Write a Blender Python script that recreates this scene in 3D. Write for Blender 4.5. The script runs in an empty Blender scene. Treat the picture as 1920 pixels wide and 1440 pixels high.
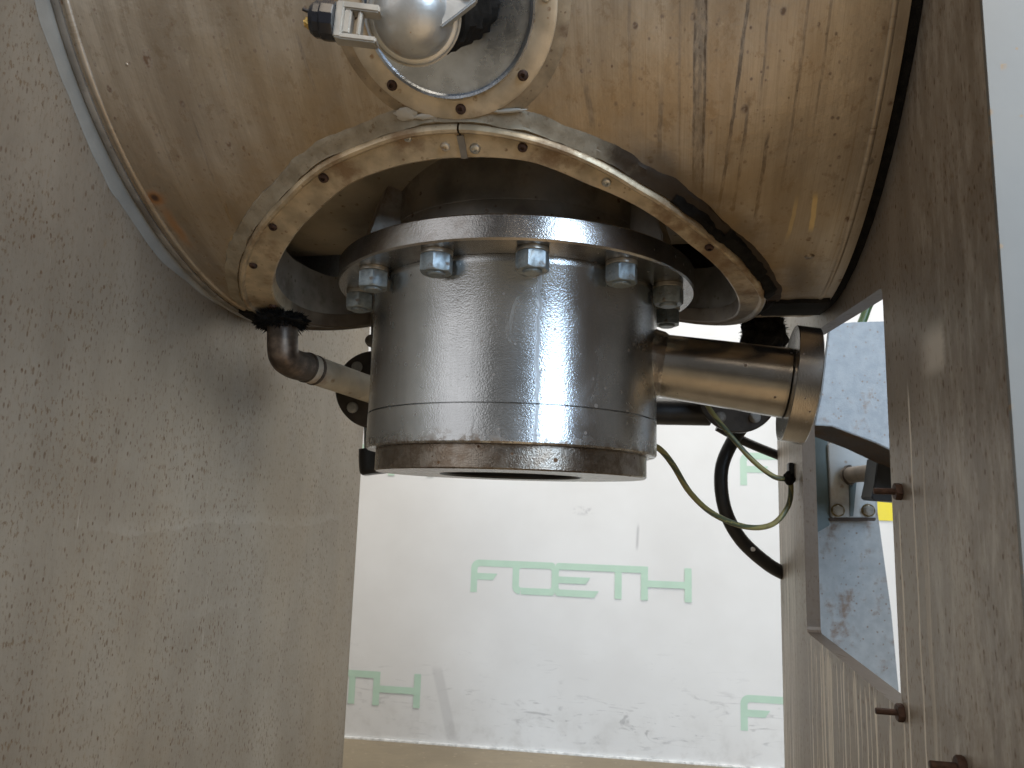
import bpy, bmesh, math, random
import numpy as np
from mathutils import Vector, Matrix, noise
random.seed(7)
S = bpy.context.scene
C = S.collection
PI = math.pi

# ------------------------------------------------------------------ camera
EYE = 0.80                                  # lens height above the floor
FPX, PITCH, ROLL = 1431.17, 0.1578, 0.0321  # focal length in photo pixels (1920 wide)
FW = Vector((0, math.cos(PITCH), math.sin(PITCH)))
_u0 = Vector((0, -math.sin(PITCH), math.cos(PITCH)))
RT = Vector((1, 0, 0)) * math.cos(ROLL) + _u0 * math.sin(ROLL)
UP = _u0 * math.cos(ROLL) - Vector((1, 0, 0)) * math.sin(ROLL)
cd = bpy.data.cameras.new('camera')
cam = bpy.data.objects.new('camera', cd)
C.objects.link(cam)
cam.matrix_world = Matrix(((RT.x, UP.x, -FW.x, 0), (RT.y, UP.y, -FW.y, 0), (RT.z, UP.z, -FW.z, EYE), (0, 0, 0, 1)))
cd.sensor_width = 36
cd.lens = FPX / 1920 * 36
cd.clip_start = 0.02
cd.clip_end = 60
cd.dof.use_dof = True
cd.dof.focus_distance = 0.62
cd.dof.aperture_fstop = cd.lens / 1000 / 0.0013
S.camera = cam

# ------------------------------------------------------------------ world and lamps
W = bpy.data.worlds.new('World')
S.world = W
W.use_nodes = True
wt = W.node_tree
wt.nodes.clear()
wo = wt.nodes.new('ShaderNodeOutputWorld')
bg = wt.nodes.new('ShaderNodeBackground')
tc = wt.nodes.new('ShaderNodeTexCoord')
sp = wt.nodes.new('ShaderNodeSeparateXYZ')
rm = wt.nodes.new('ShaderNodeMapRange')
rm.inputs[1].default_value = -0.2
rm.inputs[2].default_value = 0.9
cr = wt.nodes.new('ShaderNodeValToRGB')
cr.color_ramp.elements[0].color = (0.12, 0.10, 0.08, 1)
cr.color_ramp.elements[1].color = (0.22, 0.23, 0.25, 1)
e = cr.color_ramp.elements.new(0.35)
e.color = (0.15, 0.15, 0.145, 1)
wt.links.new(tc.outputs['Generated'], sp.inputs[0])
wt.links.new(sp.outputs[2], rm.inputs[0])
wt.links.new(rm.outputs[0], cr.inputs[0])
wt.links.new(cr.outputs[0], bg.inputs[0])
wt.links.new(bg.outputs[0], wo.inputs[0])
bg.inputs[1].default_value = 0.80


def area(name, loc, target, sx, sy, power, col):
    l = bpy.data.lights.new(name, 'AREA')
    l.shape = 'RECTANGLE'
    l.size, l.size_y = sx, sy
    l.energy = power
    l.color = col
    o = bpy.data.objects.new(name, l)
    C.objects.link(o)
    o.location = loc
    o.rotation_euler = (Vector(target) - Vector(loc)).to_track_quat('-Z', 'Y').to_euler()
    return o


area('window_light', (1.95, -2.6, 2.5), (0.1, 0.7, 0.95), 1.05, 3.4, 165, (0.58, 0.77, 1.0))
area('hall_light', (0.5, 1.6, 3.4), (0.5, 2.0, 0), 3.2, 1.0, 98, (1.0, 0.96, 0.89))
area('side_light', (-2.6, -2.2, 1.6), (0.0, 0.6, 0.8), 2.6, 2.4, 20, (0.96, 0.97, 1.0))
area('floor_light', (0.3, -1.2, 2.9), (0.1, -0.1, 0), 2.0, 1.2, 58, (1.0, 0.84, 0.64))
sl = bpy.data.lights.new('floor_spot', 'SPOT')
sl.energy = 700
sl.color = (1.0, 0.74, 0.42)
sl.spot_size = math.radians(34)
sl.spot_blend = 0.7
sl.shadow_soft_size = 0.15
so = bpy.data.objects.new('floor_spot', sl)
C.objects.link(so)
so.location = (1.5, -1.0, 2.5)
so.rotation_euler = (Vector((0.55, -0.25, 0)) - Vector((1.5, -1.0, 2.5))).to_track_quat('-Z', 'Y').to_euler()
S.view_settings.view_transform = 'Standard'
S.view_settings.look = 'None'
S.view_settings.exposure = 0.0
S.view_settings.gamma = 1.0
S.cycles.use_denoising = True
S.cycles.max_bounces = 8
S.cycles.sample_clamp_indirect = 6.0

# ------------------------------------------------------------------ the machine's frame
YAW = -0.1919
R = 0.3397          # jacket radius
CEN = Vector((0.0012, 0.7226, 0.5274 + EYE))
L = 0.2928          # half distance between the legs
AX = Vector((math.cos(YAW), math.sin(YAW), 0))
NN = Vector((-math.sin(YAW), math.cos(YAW), 0))
ZF = 0.1987 + EYE   # underside of the flange
ZB = 0.0473 + EYE
ZL = 0.0274 + EYE


def T(u, n, z):
    """machine coordinates: u along the tank, n away from the viewer, z above the floor"""
    return Vector((CEN.x, CEN.y, 0)) + AX * u + NN * n + Vector((0, 0, z))


def cyl(u, s, h=0.0, r=R):
    """point on the jacket: u along it, s = arc length from the lowest line towards the viewer, h outwards"""
    th = s / R
    return T(u, -(r + h) * math.sin(th), CEN.z - (r + h) * math.cos(th))


def at(px, py, Y):
    d = FW + RT * ((px - 960) / FPX) + UP * ((720 - py) / FPX)
    return Vector((0, 0, EYE)) + d * (Y / d.y)


# ------------------------------------------------------------------ mesh helpers
def new_bm():
    return bmesh.new()


def finish(name, bm, mat, parent=None, bevel=0, seg=2, ang=35, smooth=True, uvs=None):
    if bevel:
        bm.normal_update()
        ed = [e for e in bm.edges if len(e.link_faces) == 2 and e.calc_face_angle(0) > math.radians(ang)]
        bmesh.ops.bevel(bm, geom=ed, offset=bevel, segments=seg, affect='EDGES', clamp_overlap=True)
    bm.normal_update()
    for f in bm.faces:
        f.smooth = smooth
    for e in bm.edges:
        if len(e.link_faces) == 2 and e.calc_face_angle(0) > math.radians(ang):
            e.smooth = False
    loc = parent_loc(parent) if parent else Vector((0, 0, 0))
    if loc.length:
        bmesh.ops.translate(bm, verts=bm.verts, vec=-loc)
    me = bpy.data.meshes.new(name)
    bm.to_mesh(me)
    bm.free()
    o = bpy.data.objects.new(name, me)
    C.objects.link(o)
    if isinstance(mat, (list, tuple)):
        for m in mat:
            me.materials.append(m)
    else:
        me.materials.append(mat)
    if parent:
        o.parent = parent
    return o


def parent_loc(p):
    l = Vector((0, 0, 0))
    while p:
        l = l + p.location
        p = p.parent
    return l


def thing(name, label, cat, loc, group=None):
    o = bpy.data.objects.new(name, None)
    C.objects.link(o)
    o.location = loc
    o.empty_display_size = 0.05
    o['label'] = label
    o['category'] = cat
    if group:
        o['group'] = group
    return o


def tag(o, label, cat, group=None):
    o['label'] = label
    o['category'] = cat
    if group:
        o['group'] = group
    return o


def frame(origin, z, x=None):
    z = z.normalized()
    if x is None:
        x = Vector((1, 0, 0)) if abs(z.x) < 0.9 else Vector((0, 0, 1))
    x = (x - z * x.dot(z)).normalized()
    y = z.cross(x)
    return Matrix(((x.x, y.x, z.x, origin.x), (x.y, y.y, z.y, origin.y), (x.z, y.z, z.z, origin.z), (0, 0, 0, 1)))


def lathe(bm, prof, M=Matrix.Identity(4), n=64, closed=False, uv=False):
    uvl = bm.loops.layers.uv.verify() if uv else None
    rings = []
    for r, z in prof:
        if r < 1e-6:
            v = bm.verts.new(M @ Vector((0, 0, z)))
            rings.append([v] * n)
        else:
            rings.append([bm.verts.new(M @ Vector((r * math.cos(2 * PI * k / n), r * math.sin(2 * PI * k / n), z))) for k in range(n)])
    pairs = list(zip(range(len(prof) - 1), range(1, len(prof))))
    if closed:
        pairs.append((len(prof) - 1, 0))
    for i, j in pairs:
        a, b = rings[i], rings[j]
        for k in range(n):
            k2 = (k + 1) % n
            vs = []
            for v in (a[k], a[k2], b[k2], b[k]):
                if v not in vs:
                    vs.append(v)
            if len(vs) >= 3:
                f = bm.faces.new(vs)
                if uv:
                    for lp in f.loops:
                        kk = k if lp.vert in (a[k], b[k]) else k + 1
                        zz = prof[i][1] if lp.vert in (a[k], a[k2]) else prof[j][1]
                        lp[uvl].uv = (kk / n * 2 * PI * max(prof[i][0], prof[j][0]), zz)
    return bm


def tube(bm, pts, rad, n=20, cap=True, wob=0):
    pts = [Vector(p) for p in pts]
    m = len(pts)
    rads = [rad] * m if not hasattr(rad, '__len__') else list(rad)
    tan = [(pts[min(i + 1, m - 1)] - pts[max(i - 1, 0)]).normalized() for i in range(m)]
    x = Vector((0, 0, 1)) if abs(tan[0].z) < 0.9 else Vector((1, 0, 0))
    rings = []
    for i in range(m):
        x = (x - tan[i] * x.dot(tan[i])).normalized()
        y = tan[i].cross(x)
        rr = rads[i]
        rings.append([bm.verts.new(pts[i] + (x * math.cos(2 * PI * k / n) + y * math.sin(2 * PI * k / n)) *
                                   rr * (1 + wob * (noise.noise(pts[i] * 60 + Vector((k, 0, 0)))))) for k in range(n)])
    for i in range(m - 1):
        for k in range(n):
            bm.faces.new((rings[i][k], rings[i][(k + 1) % n], rings[i + 1][(k + 1) % n], rings[i + 1][k]))
    if cap:
        bm.faces.new(rings[0][::-1])
        bm.faces.new(rings[-1])
    return bm


def smooth_path(pts, k=10):
    pts = [Vector(p) for p in pts]
    P = [2 * pts[0] - pts[1]] + pts + [2 * pts[-1] - pts[-2]]
    out = []
    for i in range(1, len(P) - 2):
        p0, p1, p2, p3 = P[i - 1:i + 3]
        for j in range(k):
            t = j / k
            out.append(0.5 * ((2 * p1) + (p2 - p0) * t + (2 * p0 - 5 * p1 + 4 * p2 - p3) * t * t + (3 * p1 - p0 - 3 * p2 + p3) * t ** 3))
    out.append(pts[-1])
    return out


def box(bm, M, x0, x1, y0, y1, z0, z1):
    v = [bm.verts.new(M @ Vector((x, y, z))) for z in (z0, z1) for y in (y0, y1) for x in (x0, x1)]
    for q in ((0, 2, 3, 1), (4, 5, 7, 6), (0, 1, 5, 4), (2, 6, 7, 3), (0, 4, 6, 2), (1, 3, 7, 5)):
        bm.faces.new([v[i] for i in q])
    return bm


def hexa(bm, M, r, z0, z1, ch=0.0, rot=0.0):
    """hexagonal head with chamfered corners; r is the corner radius"""
    ri = r * 0.885
    levels = [(ri, z0), (r, z0 + ch), (r, z1 - ch), (ri, z1)] if ch else [(r, z0), (r, z1)]
    n = 24
    rings = []
    for q, (rr, z) in enumerate(levels):
        ring = []
        for k in range(n):
            a = 2 * PI * k / n
            b = (a % (PI / 3)) - PI / 6
            hr = r * math.cos(PI / 6) / math.cos(b)
            if rr < r:
                hr = min(hr, rr)
                zz = z
            else:
                d = max(0, hr - ri) / (r - ri)
                zz = z
                if ch:
                    zz = (z0 + ch * d + 0.0001) if q == 1 else (z1 - ch * d - 0.0001)
            ring.append(bm.verts.new(M @ Vector((hr * math.cos(a + rot), hr * math.sin(a + rot), zz))))
        rings.append(ring)
    for i in range(len(rings) - 1):
        for k in range(n):
            bm.faces.new((rings[i][k], rings[i][(k + 1) % n], rings[i + 1][(k + 1) % n], rings[i + 1][k]))
    bm.faces.new(rings[0][::-1])
    bm.faces.new(rings[-1])
    return bm


def prism(bm, poly, M, z0, z1):
    a = [bm.verts.new(M @ Vector((x, y, z0))) for x, y in poly]
    b = [bm.verts.new(M @ Vector((x, y, z1))) for x, y in poly]
    bm.faces.new(a[::-1])
    bm.faces.new(b)
    n = len(poly)
    for i in range(n):
        bm.faces.new((a[i], a[(i + 1) % n], b[(i + 1) % n], b[i]))
    return bm


def dup(o, M, parent):
    c = o.copy()
    C.objects.link(c)
    c.parent = parent
    c.matrix_local = M
    for ch in o.children:
        d = ch.copy()
        C.objects.link(d)
        d.parent = c
    return c


# ------------------------------------------------------------------ material helpers
class NT:
    def __init__(s, name):
        s.m = bpy.data.materials.new(name)
        s.m.use_nodes = True
        s.t = s.m.node_tree
        s.b = s.t.nodes['Principled BSDF']
        s.tc = s.t.nodes.new('ShaderNodeTexCoord')

    def lk(s, a, b):
        s.t.links.new(a, b)

    def put(s, sock, v):
        if isinstance(v, (int, float)):
            sock.default_value = v
        elif isinstance(v, tuple):
            sock.default_value = v if len(v) != 3 or sock.type == 'VECTOR' else (*v, 1)
        else:
            s.lk(v, sock)

    def math(s, op, a, b=0.0, c=0.0, clamp=False):
        n = s.t.nodes.new('ShaderNodeMath')
        n.operation = op
        n.use_clamp = clamp
        for i, v in enumerate((a, b, c)):
            if i < len(n.inputs):
                s.put(n.inputs[i], v)
        return n.outputs[0]

    def map(s, src, scale=(1, 1, 1), loc=(0, 0, 0), rot=(0, 0, 0)):
        n = s.t.nodes.new('ShaderNodeMapping')
        s.lk(src, n.inputs[0])
        n.inputs['Scale'].default_value = scale
        n.inputs['Location'].default_value = loc
        n.inputs['Rotation'].default_value = rot
        return n.outputs[0]

    def noise(s, vec, scale, detail=3, rough=0.55, dist=0.0):
        n = s.t.nodes.new('ShaderNodeTexNoise')
        s.lk(vec, n.inputs['Vector'])
        n.inputs['Scale'].default_value = scale
        n.inputs['Detail'].default_value = detail
        n.inputs['Roughness'].default_value = rough
        n.inputs['Distortion'].default_value = dist
        return n.outputs[0]

    def ss(s, v, lo, hi, a=0.0, b=1.0):
        n = s.t.nodes.new('ShaderNodeMapRange')
        n.interpolation_type = 'SMOOTHSTEP'
        s.put(n.inputs[0], v)
        for i, q in enumerate((lo, hi, a, b)):
            s.put(n.inputs[i + 1], q)
        return n.outputs[0]

    def mix(s, fac, a, b, mode='MIX'):
        n = s.t.nodes.new('ShaderNodeMix')
        n.data_type = 'RGBA'
        n.blend_type = mode
        s.put(n.inputs[0], fac)
        s.put(n.inputs[6], a)
        s.put(n.inputs[7], b)
        return n.outputs[2]

    def sep(s, v):
        n = s.t.nodes.new('ShaderNodeSeparateXYZ')
        s.lk(v, n.inputs[0])
        return n.outputs

    def spots(s, vec, scale, size, density, seed=0.0):
        """round specks: one in a fraction of voronoi cells, random size"""
        n = s.t.nodes.new('ShaderNodeTexVoronoi')
        mp = s.map(vec, loc=(seed, seed * 0.7, seed * 0.3))
        s.lk(mp, n.inputs['Vector'])
        n.inputs['Scale'].default_value = scale
        sc = s.sep(n.outputs['Color'])
        on = s.math('LESS_THAN', sc[0], density)
        sz = s.math('MULTIPLY', sc[1], size)
        sz = s.math('ADD', sz, size * 0.25)
        d = s.math('DIVIDE', n.outputs['Distance'], sz)
        return s.math('MULTIPLY', s.ss(d, 0.5, 1.1, 1, 0), on)

    def bump(s, h, strength, dist=0.001, prev=None):
        n = s.t.nodes.new('ShaderNodeBump')
        n.inputs['Strength'].default_value = strength
        n.inputs['Distance'].default_value = dist
        s.lk(h, n.inputs['Height'])
        if prev:
            s.lk(prev, n.inputs['Normal'])
        return n.outputs[0]

    def done(s, col, rough=0.5, metal=0.0, normal=None, **kw):
        s.put(s.b.inputs['Base Color'], col)
        s.put(s.b.inputs['Roughness'], rough)
        s.put(s.b.inputs['Metallic'], metal)
        if normal:
            s.lk(normal, s.b.inputs['Normal'])
        for k, v in kw.items():
            s.put(s.b.inputs[k], v)
        return s.m


def simple(name, col, rough=0.5, metal=0.0, var=0.25, scale=60, bump=0.15, bs=None, dirt=None, dens=0.25):
    n = NT(name)
    o = n.tc.outputs['Object']
    a = n.noise(o, scale, 5)
    dark = tuple(c * (1 - var) for c in col)
    lite = tuple(min(1, c * (1 + var)) for c in col)
    c = n.mix(n.ss(a, 0.3, 0.7), dark, lite)
    r = n.math('MULTIPLY_ADD', a, 0.25, rough - 0.12)
    if dirt:
        d = n.noise(o, scale * 0.45, 6, 0.65)
        m = n.ss(d, 0.62 - dens * 0.35, 0.78 - dens * 0.3)
        sp_ = n.spots(o, max(scale * 5, 150), 0.42, 0.16)
        sp_ = n.math('MULTIPLY', sp_, n.ss(n.noise(o, 400, 3), 0.35, 0.6, 0.2, 1))
        m = n.math('MAXIMUM', n.math('MULTIPLY', m, 0.8), n.math('MULTIPLY', sp_, 0.8))
        c = n.mix(m, c, dirt)
        r = n.math('ADD', r, n.math('MULTIPLY', m, 0.25))
        mt = n.math('MULTIPLY_ADD', m, -0.8 * metal, metal)
    else:
        mt = metal
    nb = n.bump(n.noise(o, bs or scale * 8, 3), bump, 0.0005)
    return n.done(c, r, mt, nb)


def wobble(n, uu, vv, scale, amp):
    cb = n.t.nodes.new('ShaderNodeCombineXYZ')
    n.put(cb.inputs[0], n.math('MULTIPLY', uu, 0.35))
    n.put(cb.inputs[1], vv)
    w = n.noise(cb.outputs[0], scale, 4, 0.6)
    return n.math('MULTIPLY_ADD', w, amp * 2, -amp)


def streak(n, uu, vv, u0, du, w, v0, v1, fade, edge=0.6):
    """a run mark down the sheet: centre u0 (+du per metre of v), half width w, from v0 to v1"""
    c = n.math('SUBTRACT', uu, n.math('MULTIPLY_ADD', vv, du, u0 - du * (v0 + v1) / 2))
    d = n.math('DIVIDE', n.math('ABSOLUTE', c), w)
    m = n.ss(d, edge, 1.15, 1, 0)
    a = n.ss(vv, v0, v0 + fade)
    b = n.ss(vv, v1 - fade, v1, 1, 0)
    return n.math('MULTIPLY', m, n.math('MULTIPLY', a, b))


def spot(n, uu, vv, u0, v0, r, stretch=1.0):
    a = n.math('SUBTRACT', uu, u0)
    b = n.math('DIVIDE', n.math('SUBTRACT', vv, v0), stretch)
    d = n.math('SQRT', n.math('ADD', n.math('MULTIPLY', a, a), n.math('MULTIPLY', b, b)))
    return n.ss(d, r * 0.3, r, 1, 0)


# ------------------------------------------------------------------ materials
def jacket_material():
    n = NT('jacket_steel')
    uv = n.tc.outputs['UV']
    s_ = n.sep(uv)
    U, V = s_[0], s_[1]
    Uw = n.math('ADD', U, wobble(n, U, V, 45, 0.0012))
    brush = n.noise(n.map(uv, (900, 14, 1)), 1, 4, 0.6)
    broad = n.noise(n.map(uv, (26, 4, 1)), 1, 5, 0.6)
    cloud = n.noise(uv, 9, 6, 0.6)
    fine = n.noise(uv, 420, 3, 0.6)
    c = n.mix(n.ss(broad, 0.35, 0.68), (0.34, 0.285, 0.225), (0.55, 0.485, 0.405))
    c = n.mix(n.ss(cloud, 0.42, 0.72, 0, 0.5), c, (0.37, 0.27, 0.16))
    c = n.mix(n.ss(brush, 0.42, 0.68, 0, 0.3), c, (0.28, 0.24, 0.19))
    # faint runs all over, denser on the right half
    runs = n.noise(n.map(uv, (210, 3.0, 1)), 1, 5, 0.7)
    rm_ = n.math('MULTIPLY', n.ss(runs, 0.58, 0.78), n.ss(U, -0.05, 0.22, 0.25, 0.75))
    c = n.mix(rm_, c, (0.26, 0.165, 0.07))
    lite = n.noise(n.map(uv, (75, 2.5, 1), (3.1, 0, 0)), 1, 4, 0.6)
    c = n.mix(n.ss(lite, 0.58, 0.8, 0, 0.3), c, (0.52, 0.47, 0.39))
    pat = n.noise(n.map(uv, (70, 45, 1), (1.7, 0, 0)), 1, 7, 0.78)
    c = n.mix(n.ss(pat, 0.54, 0.62, 0, 0.36), c, (0.22, 0.15, 0.085))
    c = n.mix(n.ss(n.noise(n.map(uv, (110, 60, 1), (9, 2, 0)), 1, 7, 0.75), 0.60, 0.68, 0, 0.3), c, (0.60, 0.54, 0.44))
    # rust specks
    sp1 = n.spots(n.map(uv, (1, 0.75, 1)), 85, 0.20, 0.45)
    sp2 = n.spots(n.map(uv, (1, 0.8, 1)), 210, 0.26, 0.42, 4.0)
    sp3 = n.spots(n.map(uv, (1, 0.55, 1)), 30, 0.11, 0.45, 9.0)
    breakup = n.ss(n.noise(uv, 300, 3), 0.35, 0.6, 0.3, 1)
    sp = n.math('MULTIPLY', n.math('MAXIMUM', n.math('MAXIMUM', sp1, n.math('MULTIPLY', sp2, 0.7)), sp3), breakup)
    c = n.mix(n.math('MULTIPLY', sp, 0.9), c, (0.11, 0.052, 0.02))
    # the dark runs right of the port and the rusty ones on the left
    darkm = None
    for (u0, du, w, v0, v1, fade, k) in ((0.1625, -0.018, 0.0046, 0.160, 0.42, 0.02, 0.55), (0.1655, -0.018, 0.0011, 0.155, 0.42, 0.02, 0.95),
                                         (0.1590, -0.018, 0.0010, 0.165, 0.42, 0.02, 0.8), (0.1500, -0.01, 0.0009, 0.17, 0.36, 0.03, 0.3),
                                         (0.1860, 0.072, 0.0013, 0.140, 0.33, 0.02, 0.75), (0.1930, 0.05, 0.0012, 0.138, 0.25, 0.03, 0.6),
                                         (0.2085, 0.028, 0.0015, 0.140, 0.222, 0.012, 0.75), (0.0900, -0.1, 0.0022, 0.225, 0.262, 0.01, 0.6),
                                         (0.1375, 0.04, 0.0018, 0.195, 0.26, 0.02, 0.5), (0.2250, 0.03, 0.0010, 0.15, 0.34, 0.05, 0.35),
                                         (0.2400, 0.02, 0.0010, 0.20, 0.42, 0.05, 0.35), (0.2040, 0.02, 0.0009, 0.22, 0.42, 0.05, 0.45),
                                         (0.1760, 0.0, 0.0012, 0.30, 0.42, 0.04, 0.35), (0.1180, 0.0, 0.0012, 0.22, 0.40, 0.05, 0.3),
                                         (-0.1065, -0.11, 0.0014, 0.262, 0.31, 0.012, 0.6), (-0.2120, 0.16, 0.0019, 0.155, 0.190, 0.010, 0.95),
                                         (-0.2090, 0.085, 0.0009, 0.17, 0.27, 0.03, 0.45), (-0.2400, 0.06, 0.0009, 0.15, 0.26, 0.02, 0.4),
                                         (-0.1700, 0.03, 0.0010, 0.24, 0.33, 0.03, 0.25), (-0.1350, 0.02, 0.0012, 0.26, 0.36, 0.03, 0.25)):
        m = n.math('MULTIPLY', streak(n, Uw, V, u0, du, w, v0, v1, fade), k)
        darkm = m if darkm is None else n.math('MAXIMUM', darkm, m)
    darkm = n.math('MULTIPLY', darkm, n.ss(n.noise(n.map(uv, (250, 60, 1)), 1, 5, 0.7), 0.36, 0.6, 0.2, 1))
    c = n.mix(darkm, c, (0.075, 0.045, 0.022))
    # orange rust round a lost screw at the left and its run
    Uo = n.math('ADD', U, wobble(n, U, V, 90, 0.003))
    o1 = n.math('MULTIPLY', streak(n, Uo, V, -0.267, 0.0, 0.0062, 0.125, 0.196, 0.03, 0.1), 0.8)
    o1 = n.math('MAXIMUM', o1, n.math('MULTIPLY', spot(n, Uo, V, -0.2690, 0.1905, 0.011), 0.95))
    c = n.mix(o1, c, (0.26, 0.11, 0.028))
    c = n.mix(spot(n, U, V, -0.2695, 0.191, 0.005), c, (0.05, 0.02, 0.01))
    # bright scraped strips low on the right
    o2 = n.math('MAXIMUM', streak(n, Uw, V, 0.2485, -0.06, 0.0020, 0.126, 0.170, 0.010), n.math('MULTIPLY', streak(n, Uw, V, 0.2345, 0.035, 0.0016, 0.115, 0.170, 0.02), 0.6))
    o2 = n.math('MAXIMUM', o2, n.math('MULTIPLY', streak(n, Uw, V, -0.233, 0.55, 0.0013, 0.10, 0.152, 0.012), 0.8))
    c = n.mix(n.math('MULTIPLY', o2, 0.85), c, (0.78, 0.58, 0.28))
    # grime gathering on the edge of the cut-out, right side
    dd = n.math('SQRT', n.math('ADD', n.math('MULTIPLY', n.math('ADD', U, 0.01), n.math('ADD', U, 0.01)), n.math('MULTIPLY', V, V)))
    dd = n.math('ADD', dd, wobble(n, U, V, 40, 0.02))
    gr = n.math('MULTIPLY', n.ss(dd, 0.245, 0.268, 1, 0), n.ss(U, 0.09, 0.15))
    c = n.mix(n.math('MULTIPLY', gr, 0.85), c, (0.07, 0.042, 0.02))
    warm = n.math('MULTIPLY', n.ss(dd, 0.24, 0.33, 0.5, 0), n.ss(cloud, 0.3, 0.6))
    c = n.mix(warm, c, (0.38, 0.25, 0.11))
    msk = n.math('MAXIMUM', n.math('MAXIMUM', darkm, sp), n.math('MAXIMUM', o1, gr))
    rough = n.math('MULTIPLY_ADD', broad, 0.2, 0.33)
    rough = n.math('MULTIPLY_ADD', msk, 0.25, rough)
    dn = n.math('MULTIPLY', n.spots(n.map(uv, (1, 1, 1)), 42, 0.16, 0.16, 2.2), 1.0)
    dn = n.math('MULTIPLY', dn, n.ss(dd, 0.25, 0.36, 1, 0.15))
    nb = n.bump(n.math('MULTIPLY_ADD', cloud, 1.0, n.math('MULTIPLY', broad, 0.12)), 0.5, 0.006)
    nb = n.bump(dn, 0.9, 0.005, nb)
    nb = n.bump(n.math('ADD', n.math('MULTIPLY', brush, 0.5), fine), 0.16, 0.0004, nb)
    return n.done(c, rough, n.math('MULTIPLY_ADD', msk, -0.75, 0.76), nb)


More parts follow.
